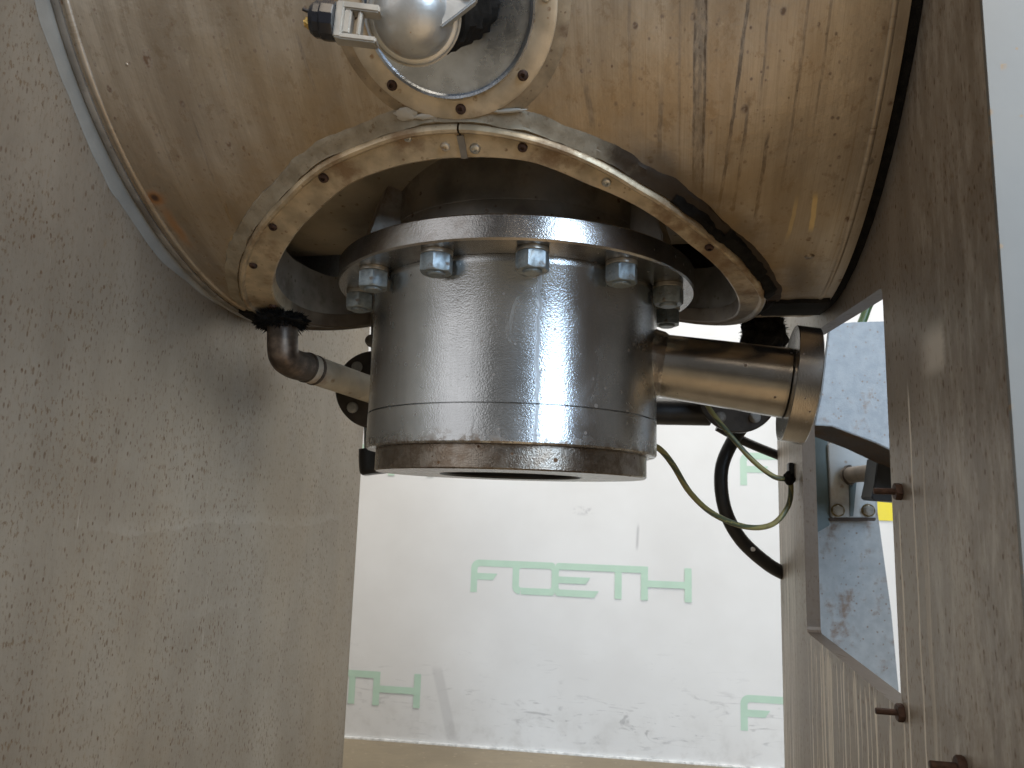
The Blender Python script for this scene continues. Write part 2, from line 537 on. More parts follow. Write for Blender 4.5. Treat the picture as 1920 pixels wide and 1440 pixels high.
def leg_material(name, drips=False):
    """UV = (n, z) of the leg's side sheet, metres"""
    n = NT(name)
    uv = n.tc.outputs['UV']
    s_ = n.sep(uv)
    U, V = s_[0], s_[1]
    brush = n.noise(n.map(uv, (700, 9, 1)), 1, 4, 0.65)
    broad = n.noise(n.map(uv, (16, 3.0, 1)), 1, 5, 0.6)
    cloud = n.noise(uv, 7, 6, 0.62)
    fleck = n.noise(n.map(uv, (380, 150, 1)), 1, 4, 0.7)
    if drips:
        a, b, dk = (0.25, 0.208, 0.165), (0.35, 0.298, 0.242), (0.145, 0.11, 0.08)
    else:
        a, b, dk = (0.275, 0.236, 0.188), (0.335, 0.292, 0.236), (0.19, 0.148, 0.106)
    c = n.mix(n.ss(broad, 0.33, 0.68), a, b)
    c = n.mix(n.ss(cloud, 0.4, 0.72, 0, 0.35), c, dk)
    c = n.mix(n.ss(brush, 0.45, 0.8, 0, 0.22), c, dk)
    c = n.mix(n.ss(n.noise(n.map(uv, (520, 5, 1), (5, 0, 0)), 1, 4, 0.7), 0.55, 0.8, 0, 0.3), c, tuple(min(1, x * 1.25) for x in b))
    fl = n.math('MULTIPLY', n.ss(fleck, 0.53, 0.63), n.ss(n.noise(uv, 16, 4), 0.36, 0.6, 0.2, 0.75))
    c = n.mix(fl, c, (0.18, 0.115, 0.06))
    sp1 = n.spots(n.map(uv, (1, 0.6, 1)), 210, 0.22, 0.40, 1.0)
    sp2 = n.spots(n.map(uv, (1, 0.6, 1)), 70, 0.10, 0.22, 6.0)
    sp3 = n.spots(n.map(uv, (1, 0.4, 1)), 300, 0.32, 0.6, 3.0)
    sp = n.math('MAXIMUM', n.math('MAXIMUM', sp1, sp2), n.math('MULTIPLY', sp3, 0.75))
    sp = n.math('MULTIPLY', sp, n.ss(n.noise(uv, 260, 3), 0.3, 0.6, 0.3, 0.9))
    c = n.mix(sp, c, (0.12, 0.062, 0.028))
    og = n.math('MULTIPLY', n.ss(n.noise(n.map(uv, (120, 24, 1), (7, 0, 0)), 1, 4, 0.7), 0.62, 0.76), n.ss(n.noise(uv, 11, 3), 0.4, 0.6, 0.1, 0.55))
    c = n.mix(og, c, (0.27, 0.165, 0.07))
    if not drips:
        # dried water marks across the sheet
        ww = wobble(n, V, U, 9, 0.02)
        for v0, u0, u1, k in ((EYE - 0.030, -0.22, 0.34, 0.16), (EYE - 0.115, -0.10, 0.12, 0.1)):
            d = n.math('SUBTRACT', n.math('ADD', V, ww), v0)
            m = n.math('MULTIPLY', n.ss(d, -0.001, 0.001), n.ss(d, 0.002, 0.016, 1, 0))
            m = n.math('MULTIPLY', m, n.math('MULTIPLY', n.ss(U, u0, u0 + 0.1), n.ss(U, u1 - 0.1, u1, 1, 0)))
            c = n.mix(n.math('MULTIPLY', m, k), c, (0.48, 0.44, 0.385))
        gl = n.ss(n.noise(n.map(uv, (6, 2.2, 1), (4, 1, 0)), 1, 4, 0.6), 0.42, 0.66, 0, 0.28)
        c = n.mix(gl, c, (0.40, 0.32, 0.225))
        c = n.mix(n.ss(n.noise(n.map(uv, (160, 8, 1), (14, 1, 0)), 1, 5, 0.75), 0.62, 0.74, 0, 0.45), c, (0.50, 0.46, 0.41))
    rough = n.math('MULTIPLY_ADD', broad, 0.18, 0.36)
    rough = n.math('MULTIPLY_ADD', sp, 0.3, rough)
    met = 0.55
    if drips:
        # lime runs below the window sill and below the bolts
        Uw = n.math('ADD', U, wobble(n, U, V, 25, 0.0025))
        cb = n.t.nodes.new('ShaderNodeCombineXYZ')
        n.put(cb.inputs[0], n.math('MULTIPLY', Uw, 125))
        n.put(cb.inputs[1], n.math('MULTIPLY', V, 2.2))
        r1 = n.noise(cb.outputs[0], 1, 3, 0.6)
        cb2 = n.t.nodes.new('ShaderNodeCombineXYZ')
        n.put(cb2.inputs[0], n.math('MULTIPLY', Uw, 110))
        start = n.math('MULTIPLY_ADD', n.noise(cb2.outputs[0], 1, 3, 0.8), 0.14, EYE - 0.200)
        below = n.math('LESS_THAN', V, start)
        span = n.math('MULTIPLY', n.ss(U, -0.152, -0.142), n.ss(U, 0.17, 0.19, 1, 0))
        dr = n.math('MULTIPLY', n.math('MULTIPLY', n.ss(r1, 0.53, 0.57), below), span)
        for (u0, du, w, v0, v1, fade, k) in ((-0.163, 0.012, 0.0016, EYE - 0.6, EYE + 0.008, 0.006, 1), (-0.1905, 0.0, 0.0015, EYE - 0.6, EYE + 0.09, 0.02, 0.9),
                                             (-0.1500, 0.0, 0.0014, EYE - 0.6, EYE - 0.128, 0.006, 0.9), (-0.2065, -0.02, 0.0016, EYE - 0.6, EYE + 0.06, 0.05, 0.5),
                                             (-0.212, 0.02, 0.0035, EYE - 0.6, EYE + 0.03, 0.08, 0.35), (-0.2165, 0.0, 0.001, EYE - 0.6, EYE - 0.1, 0.05, 0.5)):
            dr = n.math('MAXIMUM', dr, n.math('MULTIPLY', streak(n, Uw, V, u0, du, w, v0, v1, fade, 0.7), k))
        dr = n.math('MULTIPLY', dr, n.ss(n.noise(n.map(uv, (400, 60, 1)), 1, 4), 0.2, 0.5, 0.7, 1.0))
        # limy veil along the far edge
        veil = n.math('MULTIPLY', n.ss(U, 0.20, 0.30), n.ss(n.noise(n.map(uv, (260, 5, 1)), 1, 5, 0.7), 0.42, 0.62, 0, 0.7))
        veil = n.math('MAXIMUM', veil, n.math('MULTIPLY', n.ss(U, -0.20, -0.235), n.ss(n.noise(n.map(uv, (90, 20, 1)), 1, 5, 0.7), 0.42, 0.7, 0, 0.28)))
        patch = n.math('MULTIPLY', n.ss(n.math('ADD', U, wobble(n, U, V, 60, 0.01)), -0.262, -0.252, 0, 1), n.ss(U, -0.238, -0.21, 1, 0))
        patch = n.math('MULTIPLY', patch, n.math('MULTIPLY', n.ss(V, EYE + 0.075, EYE + 0.09), n.ss(V, EYE + 0.10, EYE + 0.118, 1, 0)))
        veil = n.math('MAXIMUM', veil, n.math('MULTIPLY', patch, 0.65))
        veil = n.math('MULTIPLY', veil, n.ss(U, 0.5, 0.6, 1, 0))
        c = n.mix(n.ss(U, 0.5, 0.6, 0, 0.8), c, (0.085, 0.06, 0.042))
        c = n.mix(n.math('MAXIMUM', dr, veil), c, (0.78, 0.72, 0.63))
        rough = n.math('MULTIPLY_ADD', dr, 0.3, rough)
        met = n.math('MULTIPLY_ADD', n.math('MAXIMUM', dr, veil), -0.45, 0.45)
    nb = n.bump(n.math('MULTIPLY_ADD', cloud, 1.0, n.math('MULTIPLY', broad, 0.1)), 0.35, 0.005)
    nb = n.bump(n.math('ADD', brush, fleck), 0.14, 0.0004, nb)
    return n.done(c, rough, met, nb)


def bare_steel(name, base, rough, film=False, peel=0.5, rust=0.25, brown=0.0):
    n = NT(name)
    o = n.tc.outputs['Object']
    grain = n.noise(o, 700, 2, 0.5)
    fine = n.noise(o, 1500, 2, 0.5)
    cloud = n.noise(o, 14, 5, 0.6)
    vert = n.noise(n.map(o, (120, 120, 8)), 1, 4, 0.6)
    hor = n.noise(n.map(o, (12, 12, 700)), 1, 4, 0.6)
    c = n.mix(n.ss(cloud, 0.3, 0.7), tuple(x * 0.82 for x in base), tuple(min(1, x * 1.1) for x in base))
    c = n.mix(n.ss(vert, 0.5, 0.8, 0, 0.35), c, tuple(x * 0.62 for x in base))
    if brown:
        c = n.mix(n.ss(n.noise(o, 75, 6, 0.72), 0.42, 0.60, 0.05, brown), c, (0.13, 0.08, 0.045))
    sp_ = n.spots(o, 190, 0.28, 0.10)
    sp2 = n.spots(o, 60, 0.12, 0.12, 5)
    m = n.math('MULTIPLY', n.math('MAXIMUM', sp_, sp2), rust * 2.4)
    m = n.math('MINIMUM', m, 1.0)
    c = n.mix(m, c, (0.10, 0.05, 0.02))
    r = n.math('MULTIPLY_ADD', cloud, 0.14, rough - 0.07)
    r = n.math('MULTIPLY_ADD', m, 0.3, r)
    pk = peel
    if film:
        # a dried film of oil with a crooked left edge, and a thin run along it
        q = n.sep(o)
        ang = n.math('ARCTAN2', q[1], q[0])
        arcl = n.math('MULTIPLY', ang, 0.135)
        w = wobble(n, q[2], q[2], 38, 0.006)
        aw = n.math('ADD', arcl, w)
        aw = n.math('ADD', aw, wobble(n, q[2], arcl, 160, 0.002))
        fm = n.math('MULTIPLY', n.ss(aw, -0.1935, -0.1915), n.ss(aw, -0.165, -0.135, 1, 0))
        r = n.math('MULTIPLY_ADD', fm, -0.05, r)
        ed = n.ss(n.math('ABSOLUTE', n.math('ADD', aw, 0.1935)), 0.0006, 0.0022, 0.7, 0)
        ed = n.math('MAXIMUM', ed, n.math('MULTIPLY', n.ss(n.math('ABSOLUTE', n.math('ADD', aw, 0.243)), 0.0004, 0.0012, 0.5, 0), n.ss(q[2], 0.02, 0.045, 1, 0)))
        c = n.mix(ed, c, (0.20, 0.19, 0.18))
        r = n.math('MULTIPLY_ADD', ed, 0.2, r)
        low = n.math('MULTIPLY', n.ss(n.math('ADD', q[2], wobble(n, arcl, q[2], 70, 0.010)), 0.021, 0.031, 1, 0), n.ss(n.noise(o, 130, 4, 0.7), 0.42, 0.6))
        c = n.mix(n.math('MULTIPLY', low, 0.7), c, (0.16, 0.10, 0.05))
        r = n.math('MULTIPLY_ADD', low, 0.2, r)
        haze_ = n.ss(n.noise(n.map(o, (40, 40, 22), (2, 5, 0)), 1, 6, 0.65, 1.2), 0.55, 0.68)
        r = n.math('MULTIPLY_ADD', haze_, 0.05, r)
    h = n.math('ADD', grain, n.math('MULTIPLY', fine, 0.35))
    h = n.math('ADD', h, n.math('MULTIPLY', hor, 0.25))
    nb = n.bump(h, peel, 0.0006)
    return n.done(c, r, n.math('MULTIPLY_ADD', m, -0.7, 0.97), nb)


def drips_on_body(m):
    pass


M_JACKET = jacket_material()
M_LEGL = leg_material('brushed_leg_steel')
M_LEGR = leg_material('limed_leg_steel', True)
M_BODY = bare_steel('turned_steel', (0.54, 0.545, 0.545), 0.24, peel=0.27, rust=0.22, film=True)
M_FLANGE = bare_steel('flange_steel', (0.44, 0.425, 0.41), 0.22, peel=0.28, rust=0.25, brown=0.25)
M_RING = bare_steel('rusty_ring_steel', (0.33, 0.285, 0.24), 0.28, peel=0.4, rust=0.9, brown=0.6)
M_PIPE = bare_steel('nozzle_steel', (0.42, 0.395, 0.36), 0.23, peel=0.16, rust=0.35, brown=0.15)
M_NECK = simple('dark_neck_steel', (0.44, 0.40, 0.35), 0.42, 0.75, 0.25, 30, 0.25, dirt=(0.12, 0.06, 0.03), dens=0.25)
M_TRIM = simple('trim_steel', (0.50, 0.40, 0.27), 0.42, 0.5, 0.25, 55, 0.25, dirt=(0.19, 0.105, 0.045), dens=0.42)
M_RINGP = simple('port_ring_steel', (0.54, 0.46, 0.35), 0.45, 0.6, 0.2, 42, 0.2, dirt=(0.24, 0.13, 0.05), dens=0.34)
M_DISC = simple('port_disc_steel', (0.50, 0.53, 0.57), 0.27, 0.95, 0.22, 45, 0.2)
M_COLLAR = simple('collar_steel', (0.26, 0.24, 0.215), 0.5, 0.6, 0.2, 40, 0.15, dirt=(0.09, 0.07, 0.05), dens=0.3)
M_VESSEL = simple('vessel_steel', (0.42, 0.35, 0.25), 0.5, 0.5, 0.2, 22, 0.2, dirt=(0.14, 0.08, 0.04), dens=0.15)
M_ZINC = simple('galvanised_nut', (0.27, 0.31, 0.33), 0.42, 0.65, 0.16, 260, 0.3, dirt=(0.14, 0.085, 0.045), dens=0.30)
M_WASH = simple('washer_steel', (0.42, 0.40, 0.36), 0.35, 0.9, 0.2, 120, 0.2)
M_RUSTY = simple('rusty_screw', (0.060, 0.030, 0.020), 0.65, 0.3, 0.4, 300, 0.5)
M_SCREW = simple('screw_steel', (0.50, 0.50, 0.48), 0.32, 0.95, 0.15, 200, 0.2)
M_BLACK = simple('black_rubber', (0.012, 0.012, 0.013), 0.42, 0.0, 0.3, 60, 0.2)
M_MASTIC = simple('black_mastic', (0.010, 0.009, 0.008), 0.75, 0.0, 0.5, 150, 1.0)
M_MASTIC.node_tree.nodes['Principled BSDF'].inputs['Specular IOR Level'].default_value = 0.12
M_SEAL = None
M_DOME = simple('cast_aluminium', (0.50, 0.50, 0.49), 0.36, 0.75, 0.12, 40, 0.25, dirt=(0.30, 0.17, 0.06), dens=0.10)
M_CLIP = simple('clip_aluminium', (0.50, 0.47, 0.42), 0.42, 0.7, 0.15, 60, 0.2)
M_GLAND = simple('black_nylon', (0.010, 0.011, 0.016), 0.28, 0.0, 0.2, 60, 0.06)
M_BRASS = simple('brass', (0.48, 0.34, 0.12), 0.35, 0.9, 0.2, 100, 0.2)
M_WPIPE = simple('limed_pipe', (0.48, 0.43, 0.35), 0.6, 0.15, 0.18, 30, 0.3, dirt=(0.24, 0.16, 0.10), dens=0.3)
M_ELBOW = simple('scorched_elbow', (0.14, 0.10, 0.072), 0.42, 0.65, 0.6, 50, 0.2, dirt=(0.03, 0.02, 0.013), dens=0.55)
M_VALVE = simple('dark_valve_steel', (0.060, 0.050, 0.042), 0.42, 0.6, 0.25, 40, 0.15)
M_PAINT = simple('grey_blue_paint', (0.235, 0.245, 0.245), 0.5, 0.1, 0.12, 60, 0.3, dirt=(0.13, 0.07, 0.035), dens=0.30)
M_PAINT2 = simple('light_channel_paint', (0.28, 0.295, 0.305), 0.5, 0.25, 0.18, 70, 0.35, dirt=(0.26, 0.18, 0.13), dens=0.10)
M_TEAL = simple('teal_paint', (0.06, 0.085, 0.088), 0.45, 0.1, 0.15, 20, 0.1)
M_BROWN = simple('rusty_underside', (0.035, 0.022, 0.014), 0.7, 0.0, 0.35, 60, 0.3, dirt=(0.075, 0.04, 0.018), dens=0.3)
M_YELLOW = simple('yellow_vinyl', (0.80, 0.66, 0.02), 0.4, 0.0, 0.04, 20, 0.05)
M_GREEN = simple('green_hose', (0.05, 0.10, 0.035), 0.4, 0.0, 0.2, 60, 0.1)
M_LOGO = simple('pale_green_print', (0.50, 0.67, 0.54), 0.6, 0.0, 0.03, 20, 0.02)
M_SHEEN = simple('leg_front_steel', (0.19, 0.19, 0.18), 0.5, 0.3, 0.08, 10, 0.15, dirt=(0.34, 0.24, 0.14), dens=0.12)


def cake(mat, v0, v1, col):
    """dirt caked over the low run of a strip, by its own UV height"""
    t = mat.node_tree
    b = t.nodes['Principled BSDF']
    src = b.inputs['Base Color'].links[0].from_socket
    tc_ = t.nodes.new('ShaderNodeTexCoord')
    sp_ = t.nodes.new('ShaderNodeSeparateXYZ')
    t.links.new(tc_.outputs['UV'], sp_.inputs[0])
    no = t.nodes.new('ShaderNodeTexNoise')
    t.links.new(tc_.outputs['UV'], no.inputs['Vector'])
    no.inputs['Scale'].default_value = 55
    no.inputs['Detail'].default_value = 6
    ad = t.nodes.new('ShaderNodeMath')
    ad.operation = 'MULTIPLY_ADD'
    ad.inputs[1].default_value = 0.09
    t.links.new(no.outputs[0], ad.inputs[0])
    t.links.new(sp_.outputs[1], ad.inputs[2])
    mr = t.nodes.new('ShaderNodeMapRange')
    mr.inputs[1].default_value = v0 + 0.045
    mr.inputs[2].default_value = v1 + 0.045
    mr.inputs[3].default_value = 0.88
    mr.inputs[4].default_value = 0.0
    t.links.new(ad.outputs[0], mr.inputs[0])
    mx = t.nodes.new('ShaderNodeMix')
    mx.data_type = 'RGBA'
    t.links.new(mr.outputs[0], mx.inputs[0])
    t.links.new(src, mx.inputs[6])
    mx.inputs[7].default_value = (*col, 1)
    t.links.new(mx.outputs[2], b.inputs['Base Color'])


cake(M_TRIM, 0.0, 0.055, (0.085, 0.062, 0.043))


def seal_material():
    n = NT('old_silicone')
    o = n.tc.outputs['UV']
    s_ = n.sep(o)
    a = n.noise(o, 60, 5, 0.6)
    c = n.mix(n.ss(a, 0.3, 0.7), (0.21, 0.175, 0.125), (0.33, 0.285, 0.215))
    c = n.mix(n.ss(n.noise(o, 110, 6, 0.75), 0.56, 0.68, 0, 0.75), c, (0.12, 0.072, 0.035))
    g = n.math('ADD', s_[0], n.math('MULTIPLY_ADD', a, 0.06, -0.03))
    c = n.mix(n.ss(g, 0.08, 0.12, 0, 0.95), c, (0.028, 0.017, 0.010))
    nb = n.bump(a, 0.6, 0.002)
    return n.done(c, 0.62, 0.0, nb, **{'Specular IOR Level': 0.2})


M_SEAL = seal_material()


def cable_material():
    n = NT('green_yellow_sheath')
    o = n.tc.outputs['UV']
    s_ = n.sep(o)
    c = n.mix(n.ss(n.math('ABSOLUTE', n.math('SUBTRACT', s_[1], 0.5)), 0.24, 0.28), (0.20, 0.17, 0.06), (0.06, 0.07, 0.035))
    c = n.mix(n.ss(n.noise(n.tc.outputs['Object'], 90, 5), 0.5, 0.75, 0, 0.7), c, (0.10, 0.075, 0.04))
    return n.done(c, 0.5, 0.0)


def wall_material():
    n = NT('white_printed_board')
    uv = n.tc.outputs['UV']
    s_ = n.sep(uv)
    V = s_[1]
    a = n.noise(uv, 2.5, 4)
    c = n.mix(n.ss(a, 0.3, 0.7), (0.72, 0.71, 0.69), (0.79, 0.785, 0.77))
    low = n.ss(V, 0.03, 0.36, 1, 0)
    rot = n.map(uv, (9, 22, 1), (0, 0, 0), (0, 0, 0.6))
    sm = n.ss(n.noise(rot, 1, 6, 0.62, 1.6), 0.56, 0.68)
    gate = n.ss(n.noise(uv, 7, 3), 0.42, 0.62)
    sm = n.math('MULTIPLY', n.math('MULTIPLY', sm, low), gate)
    sm2 = n.math('MULTIPLY', n.ss(n.noise(n.map(uv, (5, 40, 1), (3, 1, 0), (0, 0, -0.35)), 1, 5, 0.6, 2.2), 0.60, 0.66), n.ss(V, 0.05, 0.45, 0.8, 0))
    sm = n.math('MAXIMUM', sm, n.math('MULTIPLY', sm2, n.ss(n.noise(uv, 5, 3), 0.45, 0.6)))
    c = n.mix(n.math('MULTIPLY', sm, 0.8), c, (0.34, 0.33, 0.325))
    dust = n.math('MULTIPLY', n.ss(n.noise(uv, 14, 5, 0.65), 0.45, 0.7), n.ss(V, 0.0, 0.22, 0.45, 0))
    c = n.mix(dust, c, (0.52, 0.50, 0.47))
    # the scuffs at eye height
    m = n.math('MULTIPLY', streak(n, s_[0], V, 0.985, 0.05, 0.006, 0.655, 0.76, 0.03, 0.1), 0.55)
    m = n.math('MAXIMUM', m, n.math('MULTIPLY', spot(n, s_[0], V, 0.80, 0.79, 0.05, 0.4), n.ss(n.noise(uv, 60, 4), 0.45, 0.65, 0, 0.5)))
    m = n.math('MAXIMUM', m, n.math('MULTIPLY', streak(n, s_[0], V, 0.345, -0.28, 0.02, 0.0, 0.26, 0.03), 0.22))
    c = n.mix(m, c, (0.34, 0.33, 0.34))
    nb = n.bump(n.noise(uv, 180, 2), 0.05, 0.001)
    return n.done(c, 0.55, 0.0, nb)


def floor_material():
    n = NT('worn_floor')
    o = n.tc.outputs['Object']
    a = n.noise(o, 3, 6, 0.6)
    b = n.noise(n.map(o, (1, 3, 1)), 16, 6, 0.7)
    c = n.mix(n.ss(a, 0.3, 0.7), (0.19, 0.15, 0.095), (0.25, 0.20, 0.13))
    c = n.mix(n.ss(b, 0.45, 0.7, 0, 0.6), c, (0.18, 0.145, 0.10))
    c = n.mix(n.ss(n.noise(o, 45, 4), 0.6, 0.75, 0, 0.5), c, (0.50, 0.42, 0.30))
    return n.done(c, 0.5, 0.0, n.bump(b, 0.2, 0.004))


# ------------------------------------------------------------------ floor and printed board
bm = new_bm()
bmesh.ops.create_grid(bm, x_segments=2, y_segments=2, size=14)
fl = finish('floor', bm, floor_material())
fl['kind'] = 'structure'

WA = Vector((-0.53434, 2.76512, 0))
WD = Vector((1.31915, -0.18074, 0)).normalized()
WN = Vector((0, 0, 1)).cross(WD)            # away from the viewer
WF = Matrix(((WD.x, 0, -WN.x, WA.x), (WD.y, 0, -WN.y, WA.y), (0, 1, 0, 0), (0, 0, 0, 1)))  # x along, y up, z to the viewer
board = thing('wall_panel', 'white wall board printed with pale green lettering, scuffed along its foot', 'wall', WA)
bm = new_bm()
box(bm, WF, -3.2, 4.4, 0.0, 2.9, -0.04, 0.0)
uvl = bm.loops.layers.uv.verify()
WI = WF.inverted()
for f in bm.faces:
    for lp in f.loops:
        q = WI @ lp.vert.co
        lp[uvl].uv = (q.x, q.y)
finish('board', bm, wall_material(), board, smooth=False)
bm = new_bm()
box(bm, WF, -3.2, 4.4, 0.0, 0.006, 0.001, 0.006)
finish('base_strip', bm, simple('white_trim', (0.8, 0.8, 0.78), 0.4), board, smooth=False)


def arc(cx, cy, r, a0, a1, k=6):
    return [(cx + r * math.cos(math.radians(a0 + (a1 - a0) * i / k)), cy + r * math.sin(math.radians(a0 + (a1 - a0) * i / k))) for i in range(k + 1)]


def logo(x0, y0):
    bm = new_bm()
    H_, w = 0.110, 0.0222
    lay = [0]

    def pl(poly):
        lay[0] += 1
        z = 0.0006 + 0.00012 * lay[0]
        bm.faces.new([bm.verts.new(WF @ Vector((x0 + x, y0 + y, z))) for x, y in poly])

    mid0, mid1 = 0.043, 0.065
    # F
    pl([(0, 0), (w, 0), (w, H_ - 0.030), *arc(w + 0.008, H_ - w - 0.008, 0.008, 180, 90, 4), (w + 0.008, H_), *arc(0.028, H_ - 0.028, 0.028, 90, 180)[0:]])
    pl([(w + 0.008, H_ - w), (0.150, H_ - w), (0.150, H_), (w + 0.008, H_)])
    pl([(w, mid0), (0.077, mid0), (0.092, mid1), (w, mid1)])
    # O with its own corners
    O0, O1 = 0.145, 0.291
    pl([(O0, H_ - w), (O0, 0.026), *arc(O0 + 0.026, 0.026, 0.026, 180, 270), (O0 + 0.030, w), *arc(O0 + w + 0.008, w + 0.008, 0.008, 270, 180, 4), (O0 + w, H_ - w - 0.008), *arc(O0 + w + 0.008, H_ - w - 0.008, 0.008, 180, 90, 4), (O0 + w + 0.008, H_), (O0, H_)])
    pl([(O0 + 0.030, 0), (O1 - 0.018, 0), (O1 - 0.018, w), (O0 + 0.030, w)])
    pl([(O0 + 0.030, H_ - w), (O1 - 0.018, H_ - w), (O1 - 0.018, H_), (O0 + 0.030, H_)])
    pl([(O1 - 0.018, 0), *arc(O1 - 0.012, 0.012, 0.012, 270, 360, 4), (O1, 0.012), (O1, H_ - 0.012), *arc(O1 - 0.012, H_ - 0.012, 0.012, 0, 90, 4), (O1 - 0.018, H_), *arc(O1 - 0.020, H_ - w - 0.008, 0.008, 90, 0, 4), *arc(O1 - 0.020, w + 0.008, 0.008, 0, -90, 4)])
    # E
    pl([(O1 + 0.012, 0), (O1 + 0.014, 0), (O1 + 0.014, w), *arc(O1 + 0.020, w + 0.008, 0.008, 250, 180, 4), (O1 + 0.012, mid0), (O1 + 0.012, mid1), (O1 + 0.012, H_ - w - 0.008), *arc(O1 + 0.020, H_ - w - 0.008, 0.008, 180, 110, 4), (O1 + 0.014, H_), *arc(O1 + 0.012, H_ - 0.012, 0.012, 90, 180, 4), *arc(O1 + 0.012, 0.012, 0.012, 180, 270, 4)])
    pl([(O1 + 0.014, 0), (0.424, 0), (0.439, w), (O1 + 0.014, w)])
    pl([(O1 + 0.012, mid0), (0.395, mid0), (0.410, mid1), (O1 + 0.012, mid1)])
    pl([(O1 + 0.014, H_ - w), (0.602, H_ - w), (0.602, H_), (O1 + 0.014, H_)])
    # T, H
    pl([(0.492, 0), (0.515, 0), (0.515, H_ - w), (0.492, H_ - w)])
    pl([(0.579, 0), (0.602, 0), (0.602, H_ - w), (0.579, H_ - w)])
    pl([(0.602, mid0), (0.722, mid0), (0.722, mid1), (0.602, mid1)])
    pl([(0.722, 0), (0.745, 0), (0.745, H_), (0.722, H_)])
    bmesh.ops.recalc_face_normals(bm, faces=bm.faces)
    return finish('lettering', bm, M_LOGO, board, smooth=False)


for row in range(-0, 6):
    yb = 0.112 + 0.39 * row
    for k in range(-1, 3):
        x0 = (-0.486 if row % 2 == 0 else 0.418) + 1.801 * k
        if -3.0 < x0 < 3.5:
            logo(x0 + (0.01 if row == 2 else 0), yb)
bm = new_bm()
box(bm, WF, 1.71, 2.3, 0.79, 0.86, 0.001, 0.003)
box(bm, WF, 1.74, 2.25, 0.17, 0.25, 0.001, 0.003)
st = finish('warning_tape', bm, M_YELLOW, board, smooth=False)

# ------------------------------------------------------------------ the legs
def sheet(bm, F, poly_uv, t0, t1, uvfun=None):
    prism(bm, poly_uv, F, t0, t1)


def leg(side, name, label, mat, window):
    th = thing(name, label, 'machine leg', T(side * (L + 0.05), 0, 0), 'legs carrying the tank')
    # frame: x = n, y = z, z = outwards (u)
    o = T(side * L, 0, 0)
    F = Matrix(((NN.x, 0, side * AX.x, o.x), (NN.y, 0, side * AX.y, o.y), (0, 1, 0, 0), (0, 0, 0, 1)))
    n0, n1 = -0.330, 0.355
    top = 1.70
    bm = new_bm()
    tk = 0.003
    if window:
        w0, w1, z0, z1 = -0.1455, 0.181, EYE - 0.1235, EYE + 0.166
        r = 0.006
        outer = [(n0, 0.0), (n1, 0.0), (n1, top), (n0, top)]
        hole = arc(w0 + r, z0 + r, r, 180, 270, 3) + arc(w1 - r, z0 + r, r, 270, 360, 3) + arc(w1 - r, EYE + 0.186, r, 0, 90, 3) + arc(w0 + r, EYE + 0.156, r, 90, 180, 3)

        def ring(z):
            return [bm.verts.new(F @ Vector((x, y, z))) for x, y in outer], [bm.verts.new(F @ Vector((x, y, z))) for x, y in hole]
        oa, ha = ring(0)
        ob_, hb = ring(tk)
        hl = len(ha) // 4
        for (o_, h_) in ((oa, ha), (ob_, hb)):
            for c_ in range(4):
                seg = h_[c_ * hl:(c_ + 1) * hl]
                for i in range(hl - 1):
                    bm.faces.new((o_[c_], seg[i], seg[i + 1]))
                c2 = (c_ + 1) % 4
                bm.faces.new((o_[c_], seg[-1], h_[c2 * hl], o_[c2]))
        for i in range(4):
            bm.faces.new((oa[i], oa[(i + 1) % 4], ob_[(i + 1) % 4], ob_[i]))
        # folded lip of the window
        m_ = len(ha)
        hc = [bm.verts.new(F @ Vector((x, y, 0.014))) for x, y in hole]
        for i in range(m_):
            bm.faces.new((ha[i], ha[(i + 1) % m_], hc[(i + 1) % m_], hc[i]))
    else:
        prism(bm, [(n0, 0.0), (n1, 0.0), (n1, top), (n0, top)], F, 0, tk)
    bmesh.ops.recalc_face_normals(bm, faces=bm.faces)
    bm.normal_update()
    uvl = bm.loops.layers.uv.verify()
    FI = F.inverted()
    for f in bm.faces:
        for lp in f.loops:
            q = FI @ lp.vert.co
            lp[uvl].uv = (q.x, q.y) if abs(f.normal.dot(AX)) > 0.5 else (5 + q.x * 0.3 + q.z, q.y + q.x * 0.3)
    finish('side_sheet', bm, mat, th, smooth=False)
    # folded front and back sheets of the box leg
    bm = new_bm()
    box(bm, F, n0 - 0.003, n0 - 0.0002, 0.0, top, 0.0, 0.16)
    finish('front_sheet', bm, M_SHEEN, th, smooth=False)
    bm = new_bm()
    box(bm, F, n1 + 0.0002, n1 + 0.003, 0.0, top, 0.0, 0.035)
    finish('back_fold', bm, mat, th, smooth=False)
    return th, F


legl, FL_ = leg(-1, 'support_leg', 'brushed steel box leg left of the tank, solid sheet speckled with rust', M_LEGL, False)
legr, FR = leg(1, 'support_leg', 'limescale streaked steel box leg right of the tank, with a cut-out window', M_LEGR, True)

# bolts whose threaded tips stick out of the right leg
for (nn_, zz) in ((-0.1665, EYE + 0.017), (-0.1492, EYE - 0.1245), (-0.2510, EYE - 0.1265)):
    P = T(L, nn_, zz)
    Fb = frame(P, -AX)
    bm = new_bm()
    lathe(bm, [(0.0, 0.017), (0.0016, 0.017), (0.0021, 0.0165), (0.0021, 0.002)], Fb, 14)
    b_ = finish('leg_bolt', bm, M_RUSTY, legr)
    bm = new_bm()
    hexa(bm, Fb, 0.0058, 0.0, 0.0042, 0.0006, 0.3)
    finish('nut', bm, M_RUSTY, b_)

